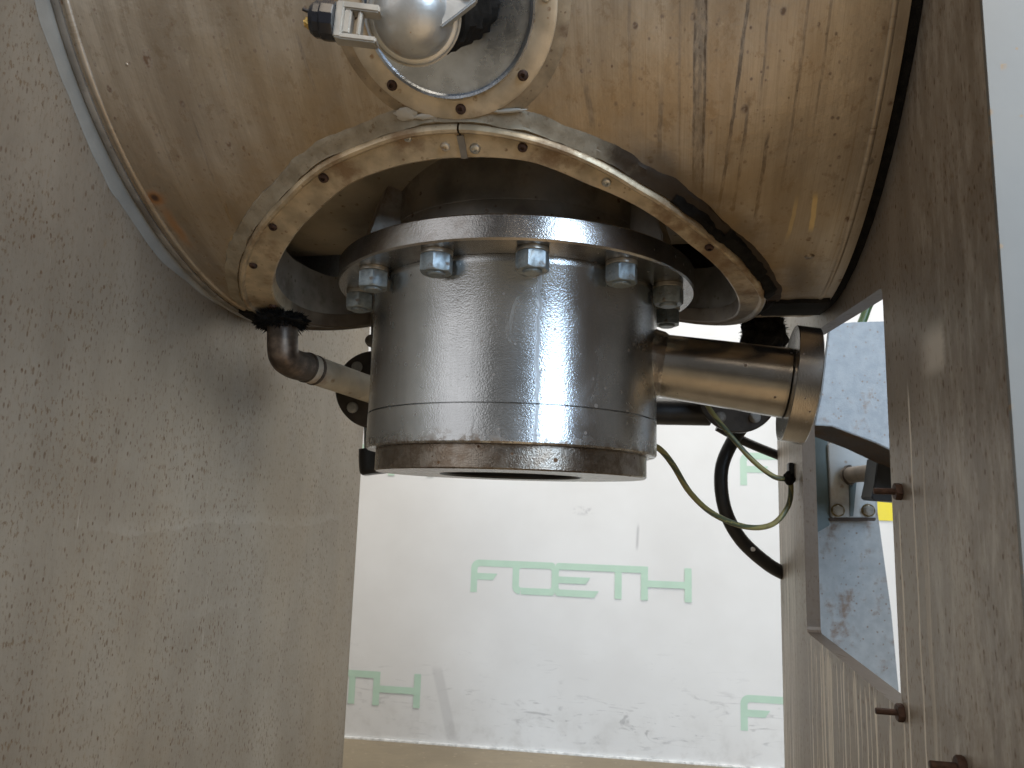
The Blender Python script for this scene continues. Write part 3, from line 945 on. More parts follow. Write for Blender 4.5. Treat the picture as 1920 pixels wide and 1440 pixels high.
# clip holding the cable on the far edge of the right leg
PC = T(L, 0.245, EYE + 0.058)
PC = PC - Vector((0, 0, 0.010))
Fc = frame(PC, -AX, Vector((0, 0, 1)))
bm = new_bm()
box(bm, Fc, -0.010, 0.012, -0.012, 0.004, 0.0, 0.006)
finish('cable_clip', bm, M_BLACK, legr, bevel=0.001)
bm = new_bm()
bmesh.ops.create_icosphere(bm, subdivisions=3, radius=1)
kp = at(1480, 897, 0.873)
for v in bm.verts:
    v.co = kp + Vector((v.co.x * 0.0062, v.co.y * 0.006, v.co.z * 0.0078)) * (1 + 0.3 * noise.noise(v.co * 2.5))
finish('tape_knot', bm, M_MASTIC, legr)

# ------------------------------------------------------------------ the tank
tank = thing('insulated_tank', 'round stainless tank jacket, rust stained, with an arched cut-out over the bottom outlet', 'tank', T(0, 0, CEN.z))
OUT = [(-0.261, 0.049), (-0.204, 0.148), (-0.156, 0.19), (-0.116, 0.2166), (-0.078, 0.2303), (-0.043, 0.239), (-0.003, 0.2405), (0.05, 0.229), (0.086, 0.213), (0.123, 0.187), (0.162, 0.153), (0.183, 0.129), (0.23, 0.042)]
INN = [(-0.221, 0.065), (-0.198, 0.106), (-0.17, 0.14), (-0.131, 0.1736), (-0.096, 0.197), (-0.05, 0.2103), (-0.008, 0.2135), (0.047, 0.2068), (0.084, 0.187), (0.123, 0.163), (0.159, 0.124), (0.186, 0.087), (0.207, 0.024)]


def radial(tab, far=1.0):
    ang = [math.atan2(s, u) for u, s in tab]
    rad = [math.hypot(u, s) for u, s in tab]
    a2 = ang + [-a for a in ang]
    r2 = rad + [r * far for r in rad]
    z = sorted(zip(a2, r2))
    aa = [q[0] for q in z]
    rr = [q[1] for q in z]
    aa = [aa[-1] - 2 * PI] + aa + [aa[0] + 2 * PI]
    rr = [rr[-1]] + rr + [rr[0]]
    base = np.linspace(-PI, PI, 721)
    v = np.interp(base, aa, rr)
    k = 13
    ker = np.hanning(k)
    ker /= ker.sum()
    v = np.convolve(np.concatenate([v[-k - 1:-1], v, v[1:k + 1]]), ker, 'same')[k:-k]
    return lambda a: float(np.interp((a + PI) % (2 * PI) - PI, base, v))


r_out, r_inn = radial(OUT, 0.962), radial(INN)

# jacket sheet: a polar grid round the cut-out, then plain bands further up
UE = 0.2855
SB = 0.45
bm = new_bm()
uvl = bm.loops.layers.uv.verify()
U0 = 0.0
angs = sorted(set([2 * PI * k / 288 - PI for k in range(288)] + [math.atan2(sg * SB, su * UE) for sg in (-1, 1) for su in (-1, 1)]))
NR = 46
grid = []
uvd = {}
for a in angs:
    ca, sa = math.cos(a), math.sin(a)
    rmax = min(UE / abs(ca) if abs(ca) > 1e-9 else 9, SB / abs(sa) if abs(sa) > 1e-9 else 9)
    r0 = r_inn(a) + 0.004
    row = []
    for k in range(NR + 1):
        r = r0 + (rmax - r0) * (k / NR) ** 1.15
        u, s = r * ca, r * sa
        d = r - r_out(a)
        h = 0.0010 * noise.noise(Vector((u * 14, s * 14, 1.3))) * min(1, (rmax - r) / 0.02 + 0.0)
        h += 0.0012 * math.exp(-(max(d, 0) / 0.016) ** 2) * (noise.noise(Vector((u * 45, s * 45, 4.0))))
        v = bm.verts.new(cyl(u, s, h))
        uvd[v] = (u, s)
        row.append(v)
    grid.append(row)
for i in range(len(angs)):
    j = (i + 1) % len(angs)
    for k in range(NR):
        bm.faces.new((grid[i][k], grid[j][k], grid[j][k + 1], grid[i][k + 1]))
for s0, s1 in ((SB, PI * R), (-PI * R, -SB)):
    nu, ns = 24, 40
    g = []
    for i in range(ns + 1):
        s = s0 + (s1 - s0) * i / ns
        rw = []
        for k in range(nu + 1):
            u = -UE + 2 * UE * k / nu
            v = bm.verts.new(cyl(u, s))
            uvd[v] = (u, s)
            rw.append(v)
        g.append(rw)
    for i in range(ns):
        for k in range(nu):
            bm.faces.new((g[i][k], g[i][k + 1], g[i + 1][k + 1], g[i + 1][k]))
for f in bm.faces:
    for lp in f.loops:
        lp[uvl].uv = uvd[lp.vert]
bm.normal_update()
bmesh.ops.recalc_face_normals(bm, faces=bm.faces)
finish('jacket_shell', bm, M_JACKET, tank, ang=60)


def belt(name, u, prof, mat, s0=-1.0, s1=1.0, n=300, jit=0.0, close=True):
    """profile [(du, h)] swept round the jacket"""
    bm = new_bm()
    uvl = bm.loops.layers.uv.verify()
    rings = []
    for i in range(n + 1):
        s = s0 + (s1 - s0) * i / n
        w = jit * noise.noise(Vector((s * 30, u * 9, 0)))
        w2 = jit * noise.noise(Vector((s * 70, u * 9, 3)))
        rings.append([bm.verts.new(cyl(u + du + (w if k % 2 else w2), s, h)) for k, (du, h) in enumerate(prof)])
    m = len(prof)
    for i in range(n):
        for k in range(m if close else m - 1):
            k2 = (k + 1) % m
            f = bm.faces.new((rings[i][k], rings[i][k2], rings[i + 1][k2], rings[i + 1][k]))
            for lp, q in zip(f.loops, ((u, s0 + (s1 - s0) * i / n),) * 2 + ((u, s0 + (s1 - s0) * (i + 1) / n),) * 2):
                lp[uvl].uv = q
    bmesh.ops.recalc_face_normals(bm, faces=bm.faces)
    return finish(name, bm, mat, tank, ang=50)


def bead(w, h, k=8):
    return [(-w * math.cos(PI * i / k), h * math.sin(PI * i / k) - 0.0004) for i in range(k + 1)]


SS = PI * R - 0.01
belt('edge_bead', -0.2775, bead(0.0028, 0.0020), M_JACKET, -SS, SS)
belt('edge_bead', 0.2765, bead(0.0022, 0.0012), M_JACKET, -SS, SS)
belt('edge_band', -0.2865, [(-0.0010, -0.01), (-0.0010, 0.0022), (0.0015, 0.0028), (0.004, 0.0016), (0.004, -0.001)], M_COLLAR, -SS, SS)
belt('end_gasket', 0.2892, [(-0.0037, -0.006), (-0.0037, -0.0018), (0.0034, -0.0018), (0.0034, -0.006)], M_MASTIC, -SS, SS, jit=0.0006)
# pale sealant fillet between the jacket and the left leg
bm = new_bm()
prev = None
for i in range(240):
    s = -0.1 + 1.0 * i / 239
    w = 0.012 + 0.004 * noise.noise(Vector((s * 16, 0, 0))) + 0.0015 * noise.noise(Vector((s * 60, 2, 0)))
    w *= min(1, max(0.12, (s - 0.02) / 0.12))
    a = [bm.verts.new(cyl(-0.2885, s, 0.0006)), bm.verts.new(cyl(-0.2905, s, 0.003)), bm.verts.new(cyl(-0.2918, s, w * 0.75)), bm.verts.new(cyl(-0.29265, s, w))]
    if prev:
        for k in range(3):
            bm.faces.new((prev[k], prev[k + 1], a[k + 1], a[k]))
    prev = a
bmesh.ops.recalc_face_normals(bm, faces=bm.faces)
finish('sealant_fillet', bm, simple('grey_sealant', (0.20, 0.19, 0.17), 0.4, 0.0, 0.1, 30, 0.3), tank)


def around(name, prof, mat, a0, a1, n=200, jit=0.0, jh=0.0, rel='out', squash=None):
    """profile [(dr, h)] swept round the cut-out, dr measured from its rim curve"""
    bm = new_bm()
    uvl = bm.loops.layers.uv.verify()
    rings, info = [], []
    fr = r_out if rel == 'out' else r_inn
    for i in range(n + 1):
        a = a0 + (a1 - a0) * i / n
        row = []
        for k, p in enumerate(prof):
            dr, h = p[0], p[1]
            rr = (r_out(a) + dr) if (len(p) < 3 or p[2] == 'o') else (r_inn(a) + dr)
            if jit and k:
                rr += jit * noise.noise(Vector((a * 9, k * 3.3, 0))) + 0.4 * jit * noise.noise(Vector((a * 31, k * 3.3, 2)))
            hh = h + jh * noise.noise(Vector((a * 12, k * 2.1, 5)))
            v = bm.verts.new(cyl(rr * math.cos(a), rr * math.sin(a), hh))
            row.append(v)
            info.append((v, (rr * math.cos(a), rr * math.sin(a))))
        rings.append(row)
    m = len(prof)
    for i in range(n):
        for k in range(m - 1):
            bm.faces.new((rings[i][k], rings[i][k + 1], rings[i + 1][k + 1], rings[i + 1][k]))
    d = dict(info)
    for f in bm.faces:
        for lp in f.loops:
            lp[uvl].uv = d[lp.vert]
    bmesh.ops.recalc_face_normals(bm, faces=bm.faces)
    return finish(name, bm, mat, tank, ang=40)


JA = math.atan2(0.2405, -0.003)
# lumps of black grime lodged behind the trim on the right
for (a0_, a1_, w_) in ((0.16, 0.36, 0.006), (0.34, 0.62, 0.008), (0.60, 0.86, 0.005), (-0.04, 0.10, 0.007)):
    around_later = (a0_, a1_, w_)
    GR_ = globals().setdefault('GRIME', [])
    GR_.append(around_later)
# two half trims that meet above the outlet, flat inside with a rolled outer ridge
tp = [(0.0, -0.010, 'i'), (0.0, 0.0034, 'i'), (0.0012, 0.0046, 'i'), (-0.0085, 0.0046), (-0.0076, 0.0050), (-0.0070, 0.0068), (-0.0058, 0.0080), (-0.0036, 0.0080), (-0.0022, 0.0066), (-0.0014, 0.0045), (-0.001, 0.0004)]
trim1 = around('cutout_trim', tp, M_TRIM, JA + 0.002, JA + PI - 0.02, 220)
trim2 = around('cutout_trim', tp, M_TRIM, JA - PI + 0.02, JA - 0.004, 220)
bm = new_bm()
for (rr0, rr1, h) in ((0.0, 0.028, 0.0062),):
    a = JA - 0.002
    ri, ro = r_inn(a), r_out(a)
    P = [cyl((ri + 0.0006) * math.cos(a + s_ * 0.011), (ri + 0.0006) * math.sin(a + s_ * 0.011), h_) for s_ in (-1, 1) for h_ in (0.002, 0.006)]
    Q = [cyl((ro - 0.009) * math.cos(a + s_ * 0.011), (ro - 0.009) * math.sin(a + s_ * 0.011), h_) for s_ in (-1, 1) for h_ in (0.002, 0.006)]
    v = [bm.verts.new(p) for p in P + Q]
    for q in ((0, 1, 3, 2), (4, 6, 7, 5), (0, 4, 5, 1), (2, 3, 7, 6), (1, 5, 7, 3), (0, 2, 6, 4)):
        bm.faces.new([v[i] for i in q])
bmesh.ops.recalc_face_normals(bm, faces=bm.faces)
finish('joint_tab', bm, M_COLLAR, tank, smooth=False)
# old sealant band outside the trim
around('sealant_bead', [(-0.002, 0.001), (-0.0005, 0.0046), (0.003, 0.0030), (0.006, 0.0022), (0.010, 0.0014), (0.0125, -0.0008)], M_SEAL, -PI, PI, 600, 0.0028, 0.0005)
for a0_, a1_, w_ in GRIME:
    around('grime_lump', [(-0.003, 0.003), (-0.001, 0.0062), (w_ * 0.5, 0.0058), (w_, 0.0030), (w_ * 1.5, -0.001)], M_MASTIC, a0_, a1_, 120, 0.0045, 0.0030)
# white smears of silicone at the top of the arch
for (pu, pv, ru, rv) in ((-0.040, 0.248, 0.008, 0.0045), (-0.026, 0.2455, 0.009, 0.0022), (0.034, 0.2455, 0.012, 0.0014)):
    bm = new_bm()
    bmesh.ops.create_icosphere(bm, subdivisions=4, radius=1)
    for v in bm.verts:
        p = v.co.copy()
        k = 1 + 0.35 * noise.noise(p * 2.2 + Vector((pu * 100, 0, 0)))
        v.co = cyl(pu + p.x * ru * k, pv + p.y * rv * k, 0.0028 + p.z * 0.0016)
    finish('silicone_smear', bm, simple('white_silicone', (0.40, 0.37, 0.32), 0.35, 0.0, 0.08, 60, 0.2), tank)

# collar lining the cut-out
bm = new_bm()
pr = None
n_ = 260
rows = []
for i in range(n_ + 1):
    a = -PI + 2 * PI * i / n_
    r1 = r_inn(a) + 0.0012
    p0 = cyl(r1 * math.cos(a), r1 * math.sin(a), -0.003)
    hgt = 0.052 - 0.004 * noise.noise(Vector((a * 3, 0, 0)))
    top_ = p0 + Vector((0, 0, hgt))
    p2 = cyl((r1 - 0.004) * math.cos(a), (r1 - 0.004) * math.sin(a), 0.0028)
    p3 = cyl((r1 + 0.0005) * math.cos(a), (r1 + 0.0005) * math.sin(a), 0.0030)
    rows.append([bm.verts.new(q) for q in (p3, p2 if False else p3 * 0.5 + p0 * 0.5, p0, p0 * 0.5 + top_ * 0.5, top_)])
for i in range(n_):
    for k in range(4):
        bm.faces.new((rows[i][k], rows[i][k + 1], rows[i + 1][k + 1], rows[i + 1][k]))
bmesh.ops.recalc_face_normals(bm, faces=bm.faces)
finish('cutout_collar', bm, M_COLLAR, tank)

# the vessel wall inside the jacket
RV = 0.262
bm = new_bm()
rows = []
for i in range(121):
    th = -2.2 + 4.4 * i / 120
    rows.append([bm.verts.new(T(u, -RV * math.sin(th), CEN.z - RV * math.cos(th))) for u in np.linspace(-0.285, 0.285, 12)])
for i in range(120):
    for k in range(11):
        bm.faces.new((rows[i][k], rows[i][k + 1], rows[i + 1][k + 1], rows[i + 1][k]))
bmesh.ops.recalc_face_normals(bm, faces=bm.faces)
finish('vessel_wall', bm, M_VESSEL, tank)

# outlet neck standing on the flange, with gussets
NB = Vector((CEN.x, CEN.y, ZF + 0.0216))
Fn = Matrix.Translation(NB)
bm = new_bm()
lathe(bm, [(0.1, 0.0), (0.152, 0.0), (0.152, 0.0035), (0.126, 0.006), (0.124, 0.030), (0.1245, 0.0305), (0.1245, 0.12), (0.1, 0.12)], Fn, 120)
finish('outlet_neck', bm, M_NECK, tank)
for ang_, wd in ((206, 0.030), (328, 0.034), (268 + 90 + 30, 0.03), (150, 0.03)):
    a = math.radians(ang_)
    d = Vector((math.cos(a), math.sin(a), 0))
    t_ = Vector((-d.y, d.x, 0))
    Fg = Matrix(((d.x, 0, t_.x, NB.x), (d.y, 0, t_.y, NB.y), (0, 1, 0, NB.z + 0.004), (0, 0, 0, 1)))
    bm = new_bm()
    prism(bm, [(0.120, 0.0), (0.120 + wd, 0.0), (0.120 + wd, 0.012), (0.132, 0.075), (0.120, 0.075)], Fg, -0.011, 0.011)
    finish('gusset', bm, M_NECK, tank, bevel=0.001)

# bottom seam strips, left and right of the cut-out, bedded in mastic
for u0, u1, sgn in ((0.232, 0.2845, 1), (-0.284, -0.262, -1)):
    bm = new_bm()
    rows = []
    for i in range(40):
        u = u0 + (u1 - u0) * i / 39
        wv = 0.004 * noise.noise(Vector((u * 90, 1, 0)))
        rows.append([bm.verts.new(cyl(u, s + (wv if abs(s) > 0.01 else 0), h)) for s, h in ((0.022, -0.0005), (0.018, 0.003), (0.004, 0.004 + wv * 0.3), (-0.010, 0.0045), (-0.024, 0.004), (-0.028, -0.0005))])
    for i in range(39):
        for k in range(5):
            bm.faces.new((rows[i][k], rows[i][k + 1], rows[i + 1][k + 1], rows[i + 1][k]))
    bmesh.ops.recalc_face_normals(bm, faces=bm.faces)
    finish('mastic_seam', bm, M_MASTIC, tank)

# the inspection port
SP = math.radians(53) * R


def on_tank(u, s, h=0.0):
    th = s / R
    nrm = NN * (-math.sin(th)) + Vector((0, 0, -math.cos(th)))
    return frame(cyl(u, s, h), nrm, AX)


FP = on_tank(0.001, SP)
sag = lambda y: R - math.sqrt(R * R - y * y)


def ring_on_tank(prof, n=160):
    bm = new_bm()
    rows = []
    for k in range(n):
        a = 2 * PI * k / n
        rows.append([bm.verts.new(FP @ Vector((r * math.cos(a), r * math.sin(a), h - (sag(r * math.sin(a)) if fl_ else 0.0)))) for r, h, fl_ in prof])
    for k in range(n):
        for j in range(len(prof) - 1):
            bm.faces.new((rows[k][j], rows[(k + 1) % n][j], rows[(k + 1) % n][j + 1], rows[k][j + 1]))
    bmesh.ops.recalc_face_normals(bm, faces=bm.faces)
    return bm


finish('port_ring', ring_on_tank([(0.0578, 0.0005, 0), (0.0578, 0.0042, 1), (0.0592, 0.0050, 1), (0.0705, 0.0045, 1), (0.0722, 0.0038, 1), (0.0724, 0.0, 1)]), M_RINGP, tank)
finish('port_sealant', ring_on_tank([(0.0720, 0.0025, 1), (0.0750, 0.0018, 1), (0.0800, 0.0006, 1), (0.0815, -0.0004, 1)]), simple('port_grime', (0.30, 0.23, 0.15), 0.5, 0.2, 0.25, 80, 0.2, dirt=(0.12, 0.06, 0.025), dens=0.3), tank)
bm = new_bm()
lathe(bm, [(0.0, 0.0035), (0.052, 0.0035), (0.0545, 0.0040), (0.0556, 0.0060), (0.0572, 0.0066), (0.0578, 0.005), (0.0578, -0.004)], FP, 128)
finish('port_disc', bm, M_DISC, tank)
bm = new_bm()
lathe(bm, [(0.0, 0.0), (0.0, 0.002), (0.0, 0.0)], FP, 8) if False else None


def screw(name, F, r, mat, kind='pan', par=tank):
    bm = new_bm()
    if kind == 'hex':
        hexa(bm, F, r, 0.0, r * 0.8, r * 0.12)
    else:
        lathe(bm, [(r * 1.0, -0.001), (r * 1.0, r * 0.25), (r * 0.85, r * 0.55), (r * 0.5, r * 0.72), (r * 0.42, r * 0.72), (r * 0.36, r * 0.3), (0, r * 0.3)], F, 20)
    return finish(name, bm, mat, par)


for k in range(8):
    a = math.radians(-90 + 45 * k)
    y = 0.0652 * math.sin(a)
    F = FP @ Matrix.Translation((0.0652 * math.cos(a), y, 0.0046 - sag(y)))
    screw('port_screw', F, 0.0037, M_SCREW if k == 2 else M_RUSTY)

# screws of the trim
for (px, py, m_, r_) in ((980, 276, M_RUSTY, 0.0036), (891, 278, M_SCREW, 0.0040), (835, 275, M_RINGP, 0.0036), (765, 258, M_SCREW, 0.0032), (607, 333, M_RUSTY, 0.0040), (512, 425, M_RUSTY, 0.0036),
                         (475, 497, M_RUSTY, 0.0036), (1137, 341, M_SCREW, 0.0036), (1330, 463, M_RUSTY, 0.0036), (512, 573, M_RUSTY, 0.0036)):
    d = at(px, py, 1.0) - Vector((0, 0, EYE))
    cN, cZ = (CEN - Vector((0, 0, EYE))).dot(NN) if False else (Vector((CEN.x, CEN.y, 0)).dot(NN)), CEN.z - EYE
    dn, dz = d.dot(NN), d.z
    A_, B_, K_ = dn * dn + dz * dz, dn * cN + dz * cZ, cN * cN + cZ * cZ - (R + 0.0046) ** 2
    t_ = (B_ - math.sqrt(max(0, B_ * B_ - A_ * K_))) / A_
    P = Vector((0, 0, EYE)) + d * t_
    u = (P - CEN).dot(AX)
    s = R * math.atan2(-(P - CEN).dot(NN), CEN.z - P.z)
    screw('trim_screw', on_tank(u, s, 0.0046), r_, m_)

# ------------------------------------------------------------------ bottom outlet
VC = Vector((CEN.x, CEN.y, ZL))
valve = thing('outlet_body', 'turned steel outlet spool bolted under the tank by a ring of galvanised nuts', 'outlet', VC)


def abs_prof(p):
    return [(r, z) for r, z in p]


Fz = Matrix.Translation((CEN.x, CEN.y, 0))
bm = new_bm()
lathe(bm, [(0.100, ZF), (0.1685, ZF), (0.1700, ZF + 0.0015), (0.1700, ZF + 0.0195), (0.1685, ZF + 0.0210), (0.100, ZF + 0.0210)], Fz, 200)
finish('flange', bm, M_FLANGE, valve)
bm = new_bm()
ZJ = ZB + 0.031
lathe(bm, [(0.100, ZF - 0.0002), (0.1362, ZF - 0.0002), (0.1362, ZF - 0.007), (0.1350, ZF - 0.009), (0.1350, ZJ + 0.0010), (0.1315, ZJ + 0.0008), (0.1315, ZJ - 0.0002), (0.1352, ZJ - 0.0003), (0.1352, ZB + 0.0015), (0.1340, ZB), (0.110, ZB)], Fz, 200)
finish('body', bm, M_BODY, valve)
bm = new_bm()
lathe(bm, [(0.118, ZB - 0.0002), (0.1262, ZB - 0.0002), (0.1262, ZL + 0.0012), (0.1250, ZL), (0.068, ZL), (0.066, ZL + 0.002), (0.066, ZL + 0.060), (0, ZL + 0.060)], Fz, 200)
finish('end_ring', bm, M_RING, valve)
bm = new_bm()
lathe(bm, [(0.0, ZL + 0.055), (0.0645, ZL + 0.055), (0.0645, ZL + 0.0015), (0.0660, ZL - 0.0005), (0.0668, ZL + 0.001)], Fz, 96)
finish('bore_shade', bm, M_BLACK, valve)  # black skin over the bore walls, painting in the dark of the open hole
first = None
for k in range(12):
    a = math.radians(4.5 + 30 * k)
    P = Vector((CEN.x + 0.150 * math.cos(a), CEN.y + 0.150 * math.sin(a), ZF)) - VC
    rz = [0.25, 0.95, 0.6, 0.1, 0.4, 0.8, 0.55, 0.05, 0.35, 0.7, 0.15, 0.5][k]
    Mx = Matrix.Translation(P) @ Matrix.Rotation(a + rz, 4, 'Z')
    if first is None:
        bm = new_bm()
        hexa(bm, Matrix.Identity(4), 0.0137, -0.0180, -0.0036, 0.0013)
        lathe(bm, [(0.0078, -0.0178), (0.0078, -0.0192), (0.0068, -0.0202), (0.0, -0.0202)], n=32)
        me_ = finish('flange_nut', bm, M_ZINC)
        me_.parent = valve
        bm = new_bm()
        lathe(bm, [(0.010, -0.0001), (0.0128, -0.0001), (0.0130, -0.0005), (0.0130, -0.0031), (0.0126, -0.0035), (0.010, -0.0035)], n=48)
        w_ = finish('washer', bm, M_WASH)
        w_.parent = me_
        me_.matrix_local = Mx
        first = me_
    else:
        dup(first, Mx, valve)

# side nozzle: leaves the body along the tank's axis, dipping a little
p0 = at(1222, 683, 0.7226 - 0.19 * 0.13)
p1 = at(1500, 722, 0.7226 - 0.19 * 0.262)
dn_ = (p1 - p0).normalized()
Fq = frame(p0, dn_, Vector((0, 0, 1)))
ln = (p1 - p0).length
bm = new_bm()
lathe(bm, [(0.0285, -0.03), (0.0290, 0.0), (0.0318, ln - 0.012), (0.030, ln - 0.012)], Fq, 96)
nz = finish('side_nozzle', bm, M_PIPE, valve)
bm = new_bm()
rows = []
for k in range(72):
    a = 2 * PI * k / 72
    w = 0.0012 * noise.noise(Vector((a * 5, 0, 0)))
    rows.append([bm.verts.new(Fq @ Vector((r * math.cos(a), r * math.sin(a), z + w))) for r, z in ((0.0290, 0.012), (0.0312 + w, 0.0075), (0.0325, 0.002), (0.034 + w, -0.004), (0.033, -0.02))])
for k in range(72):
    for j in range(4):
        bm.faces.new((rows[k][j], rows[(k + 1) % 72][j], rows[(k + 1) % 72][j + 1], rows[k][j + 1]))
bmesh.ops.recalc_face_normals(bm, faces=bm.faces)
finish('weld', bm, M_FLANGE, nz)
bm = new_bm()
lathe(bm, [(0.0, ln - 0.011), (0.0518, ln - 0.011), (0.0525, ln - 0.0103), (0.0525, ln + 0.0083), (0.0518, ln + 0.009), (0.0, ln + 0.009)], Fq, 128)
finish('nozzle_flange', bm, M_PIPE, nz)

# ------------------------------------------------------------------ sensor head before the port
hc_ = at(776, 30, 0.385)
port_c = cyl(0.001, SP, 0.0)
hd = (Vector((0, 0, EYE)) - hc_)
hd = (hd.normalized() + Vector((-0.10, 0, -0.05))).normalized()
sens = thing('sensor_head', 'silver domed sensor head with a black cable gland, before the round port', 'sensor head', hc_)
Fh = frame(hc_, hd, Vector((1, 0, 0)))
bm = new_bm()
pf = [(0.0236, -0.0180), (0.0242, -0.0020), (0.0250, -0.0010), (0.0250, 0.0010), (0.0240, 0.0018), (0.0222, 0.0020)]
for i in range(1, 13):
    a = PI / 2 * i / 12
    pf.append((0.0218 * math.cos(a), 0.0020 + 0.0165 * math.sin(a)))
pf[-1] = (0.0, pf[-1][1])
lathe(bm, [(0.0, -0.018)] + pf[0:1] + pf[1:], Fh, 96)
finish('dome', bm, M_DOME, sens)
bm = new_bm()
lathe(bm, [(0.0251, -0.0024), (0.0262, -0.0016), (0.0262, 0.0008), (0.0251, 0.0014)], Fh, 96, closed=True)
finish('rim', bm, M_CLIP, sens)
# insulated neck running back to the port
bm = new_bm()
nk = port_c + (FP.to_3x3() @ Vector((0.012, 0.001, 0.001)))
a0 = hc_ - hd * 0.017 + RT * 0.006
pts = [a0.lerp(nk, i / 14) for i in range(15)]
tube(bm, pts, [0.0225 + 0.0012 * math.sin(i * 2.1) for i in range(15)], 40, True, 0.10)
finish('neck_insulation', bm, M_MASTIC, sens)
# strap clamp with slots at the left of the dome
ca = at(690, 48, 0.372)
cb_ = at(622, 40, 0.372)
xd = (cb_ - ca).normalized()
Fk = frame(ca, -FW, xd)     # z to the viewer, x to the left
bm = new_bm()
for (x0, x1, y0, y1, z0, z1) in ((-0.006, 0.0165, 0.0068, 0.0100, -0.006, 0.004), (-0.006, 0.0165, -0.0100, -0.0060, -0.006, 0.004), (0.0125, 0.0170, -0.0098, 0.0098, -0.007, 0.0046),
                                 (0.0030, 0.0052, -0.0062, 0.0070, -0.004, 0.003), (0.0085, 0.0127, -0.0062, 0.0070, -0.005, 0.0036)):
    box(bm, Fk, x0, x1, y0, y1, z0, z1)
finish('clamp', bm, M_CLIP, sens, bevel=0.0008)
# the black gland with its brass tip
Fg2 = frame(ca + xd * 0.0172, xd, UP)
bm = new_bm()
lathe(bm, [(0.0, 0.0), (0.0098, 0.0), (0.0102, 0.001), (0.0102, 0.0065), (0.0094, 0.0075), (0.0094, 0.0105), (0.0076, 0.0130), (0.0062, 0.0136), (0.0, 0.0136)], Fg2, 12)
finish('cable_gland', bm, M_GLAND, sens, ang=25)
bm = new_bm()
Fg3 = frame(ca + xd * 0.0300 - UP * 0.0020, xd - UP * 0.2, UP)
hexa(bm, Fg3, 0.0036, 0.0, 0.0030, 0.0004)
lathe(bm, [(0.0020, 0.0030), (0.0020, 0.0042), (0.0, 0.0042)], Fg3, 14)
finish('brass_tip', bm, M_BRASS, sens)
bm = new_bm()
tube(bm, smooth_path([ca + xd * 0.030 + UP * 0.0035, ca + xd * 0.0335 + UP * 0.0042, ca + xd * 0.0350 + UP * 0.0048], 5), 0.0010, 10)
finish('gland_screw', bm, M_GLAND, sens)
# hinge lug at the right
Fl = frame(at(868, 6, 0.376), -FW, RT)
bm = new_bm()
prism(bm, [(-0.012, 0.010), (-0.012, -0.014), (-0.004, -0.008), (0.0075, 0.001), (0.0085, 0.010)], Fl, -0.004, 0.002)
lug = finish('hinge_lug', bm, M_DOME, sens, bevel=0.0008)
bm = new_bm()
lathe(bm, [(0.0038, 0.002), (0.0038, 0.0042), (0.0028, 0.005), (0.0, 0.005)], Fl @ Matrix.Translation((0.003, 0.0045, 0)), 24)
finish('hinge_pin', bm, M_SCREW, lug)

# ------------------------------------------------------------------ left pipe, its mastic and valve flange
pt = at(531, 592, 0.745)
pipe = thing('drain_pipe', 'thin limed pipe with a scorched elbow, left of the outlet body', 'pipe', pt)
e0, e1, e2, e3 = at(531, 600, 0.745), at(530, 640, 0.745), at(533, 668, 0.748), at(548, 681, 0.758)
e4 = at(566, 687, 0.772)
bm = new_bm()
path = smooth_path([at(531, 590, 0.745), e0, e1, e2, e3, e4, at(580, 690, 0.785)], 10)
tube(bm, path, 0.0150, 36, True)
finish('elbow', bm, M_ELBOW, pipe)
bm = new_bm()
e5, e6 = at(572, 688, 0.778), at(760, 753, 0.93)
tube(bm, [e5.lerp(e6, i / 20) for i in range(21)], 0.0152, 36, True, 0.02)
finish('straight_run', bm, M_WPIPE, pipe)
for q in (0.0, 0.012):
    bm = new_bm()
    dd_ = (e6 - e5).normalized()
    lathe(bm, [(0.0150, -0.0025), (0.0161, -0.001), (0.0161, 0.001), (0.0150, 0.0025)], frame(e5 + dd_ * (0.002 + q), dd_), 40)
    finish('weld', bm, M_ELBOW, pipe)


def tuft(name, label, cpos, rx, rz, ncount, seed, up=0.0, par=None):
    """shaggy black insulation: a lumpy core with many bristles"""
    rnd = random.Random(seed)
    bm = new_bm()
    bmesh.ops.create_icosphere(bm, subdivisions=4, radius=1)
    for v in bm.verts:
        p = v.co.copy()
        k = 1 + 0.22 * noise.noise(p * 3 + Vector((seed, 0, 0))) + 0.1 * noise.noise(p * 9)
        v.co = cpos + AX * (p.x * rx * k) + NN * (p.y * rx * 0.8 * k) + Vector((0, 0, p.z * rz * k))
    for i in range(ncount):
        a = rnd.uniform(0, 2 * PI)
        b = rnd.uniform(-1, 1)
        d = (AX * math.cos(a) + NN * math.sin(a) * 0.8 + Vector((0, 0, b * 0.7))).normalized()
        base = cpos + AX * (d.dot(AX) * rx * 0.85) + NN * (d.dot(NN) * rx * 0.7) + Vector((0, 0, b * rz * 0.85))
        ln_ = rnd.uniform(0.0012, 0.0050)
        tip = base + (d + Vector((rnd.uniform(-.4, .4), rnd.uniform(-.4, .4), rnd.uniform(-.5, .3)))) * ln_ * 1.3
        sd = Vector((rnd.uniform(-1, 1), rnd.uniform(-1, 1), rnd.uniform(-1, 1))).normalized() * rnd.uniform(0.0005, 0.0012)
        s2 = d.cross(sd).normalized() * sd.length
        v = [bm.verts.new(base + sd), bm.verts.new(base - sd * 0.5 + s2), bm.verts.new(base - sd * 0.5 - s2), bm.verts.new(tip)]
        for q in ((0, 1, 3), (1, 2, 3), (2, 0, 3)):
            bm.faces.new([v[j] for j in q])
    return finish(name, bm, M_MASTIC, par, smooth=False)


tuft('mastic_collar', None, at(527, 602, 0.745), 0.027, 0.0085, 1300, 3, par=pipe)

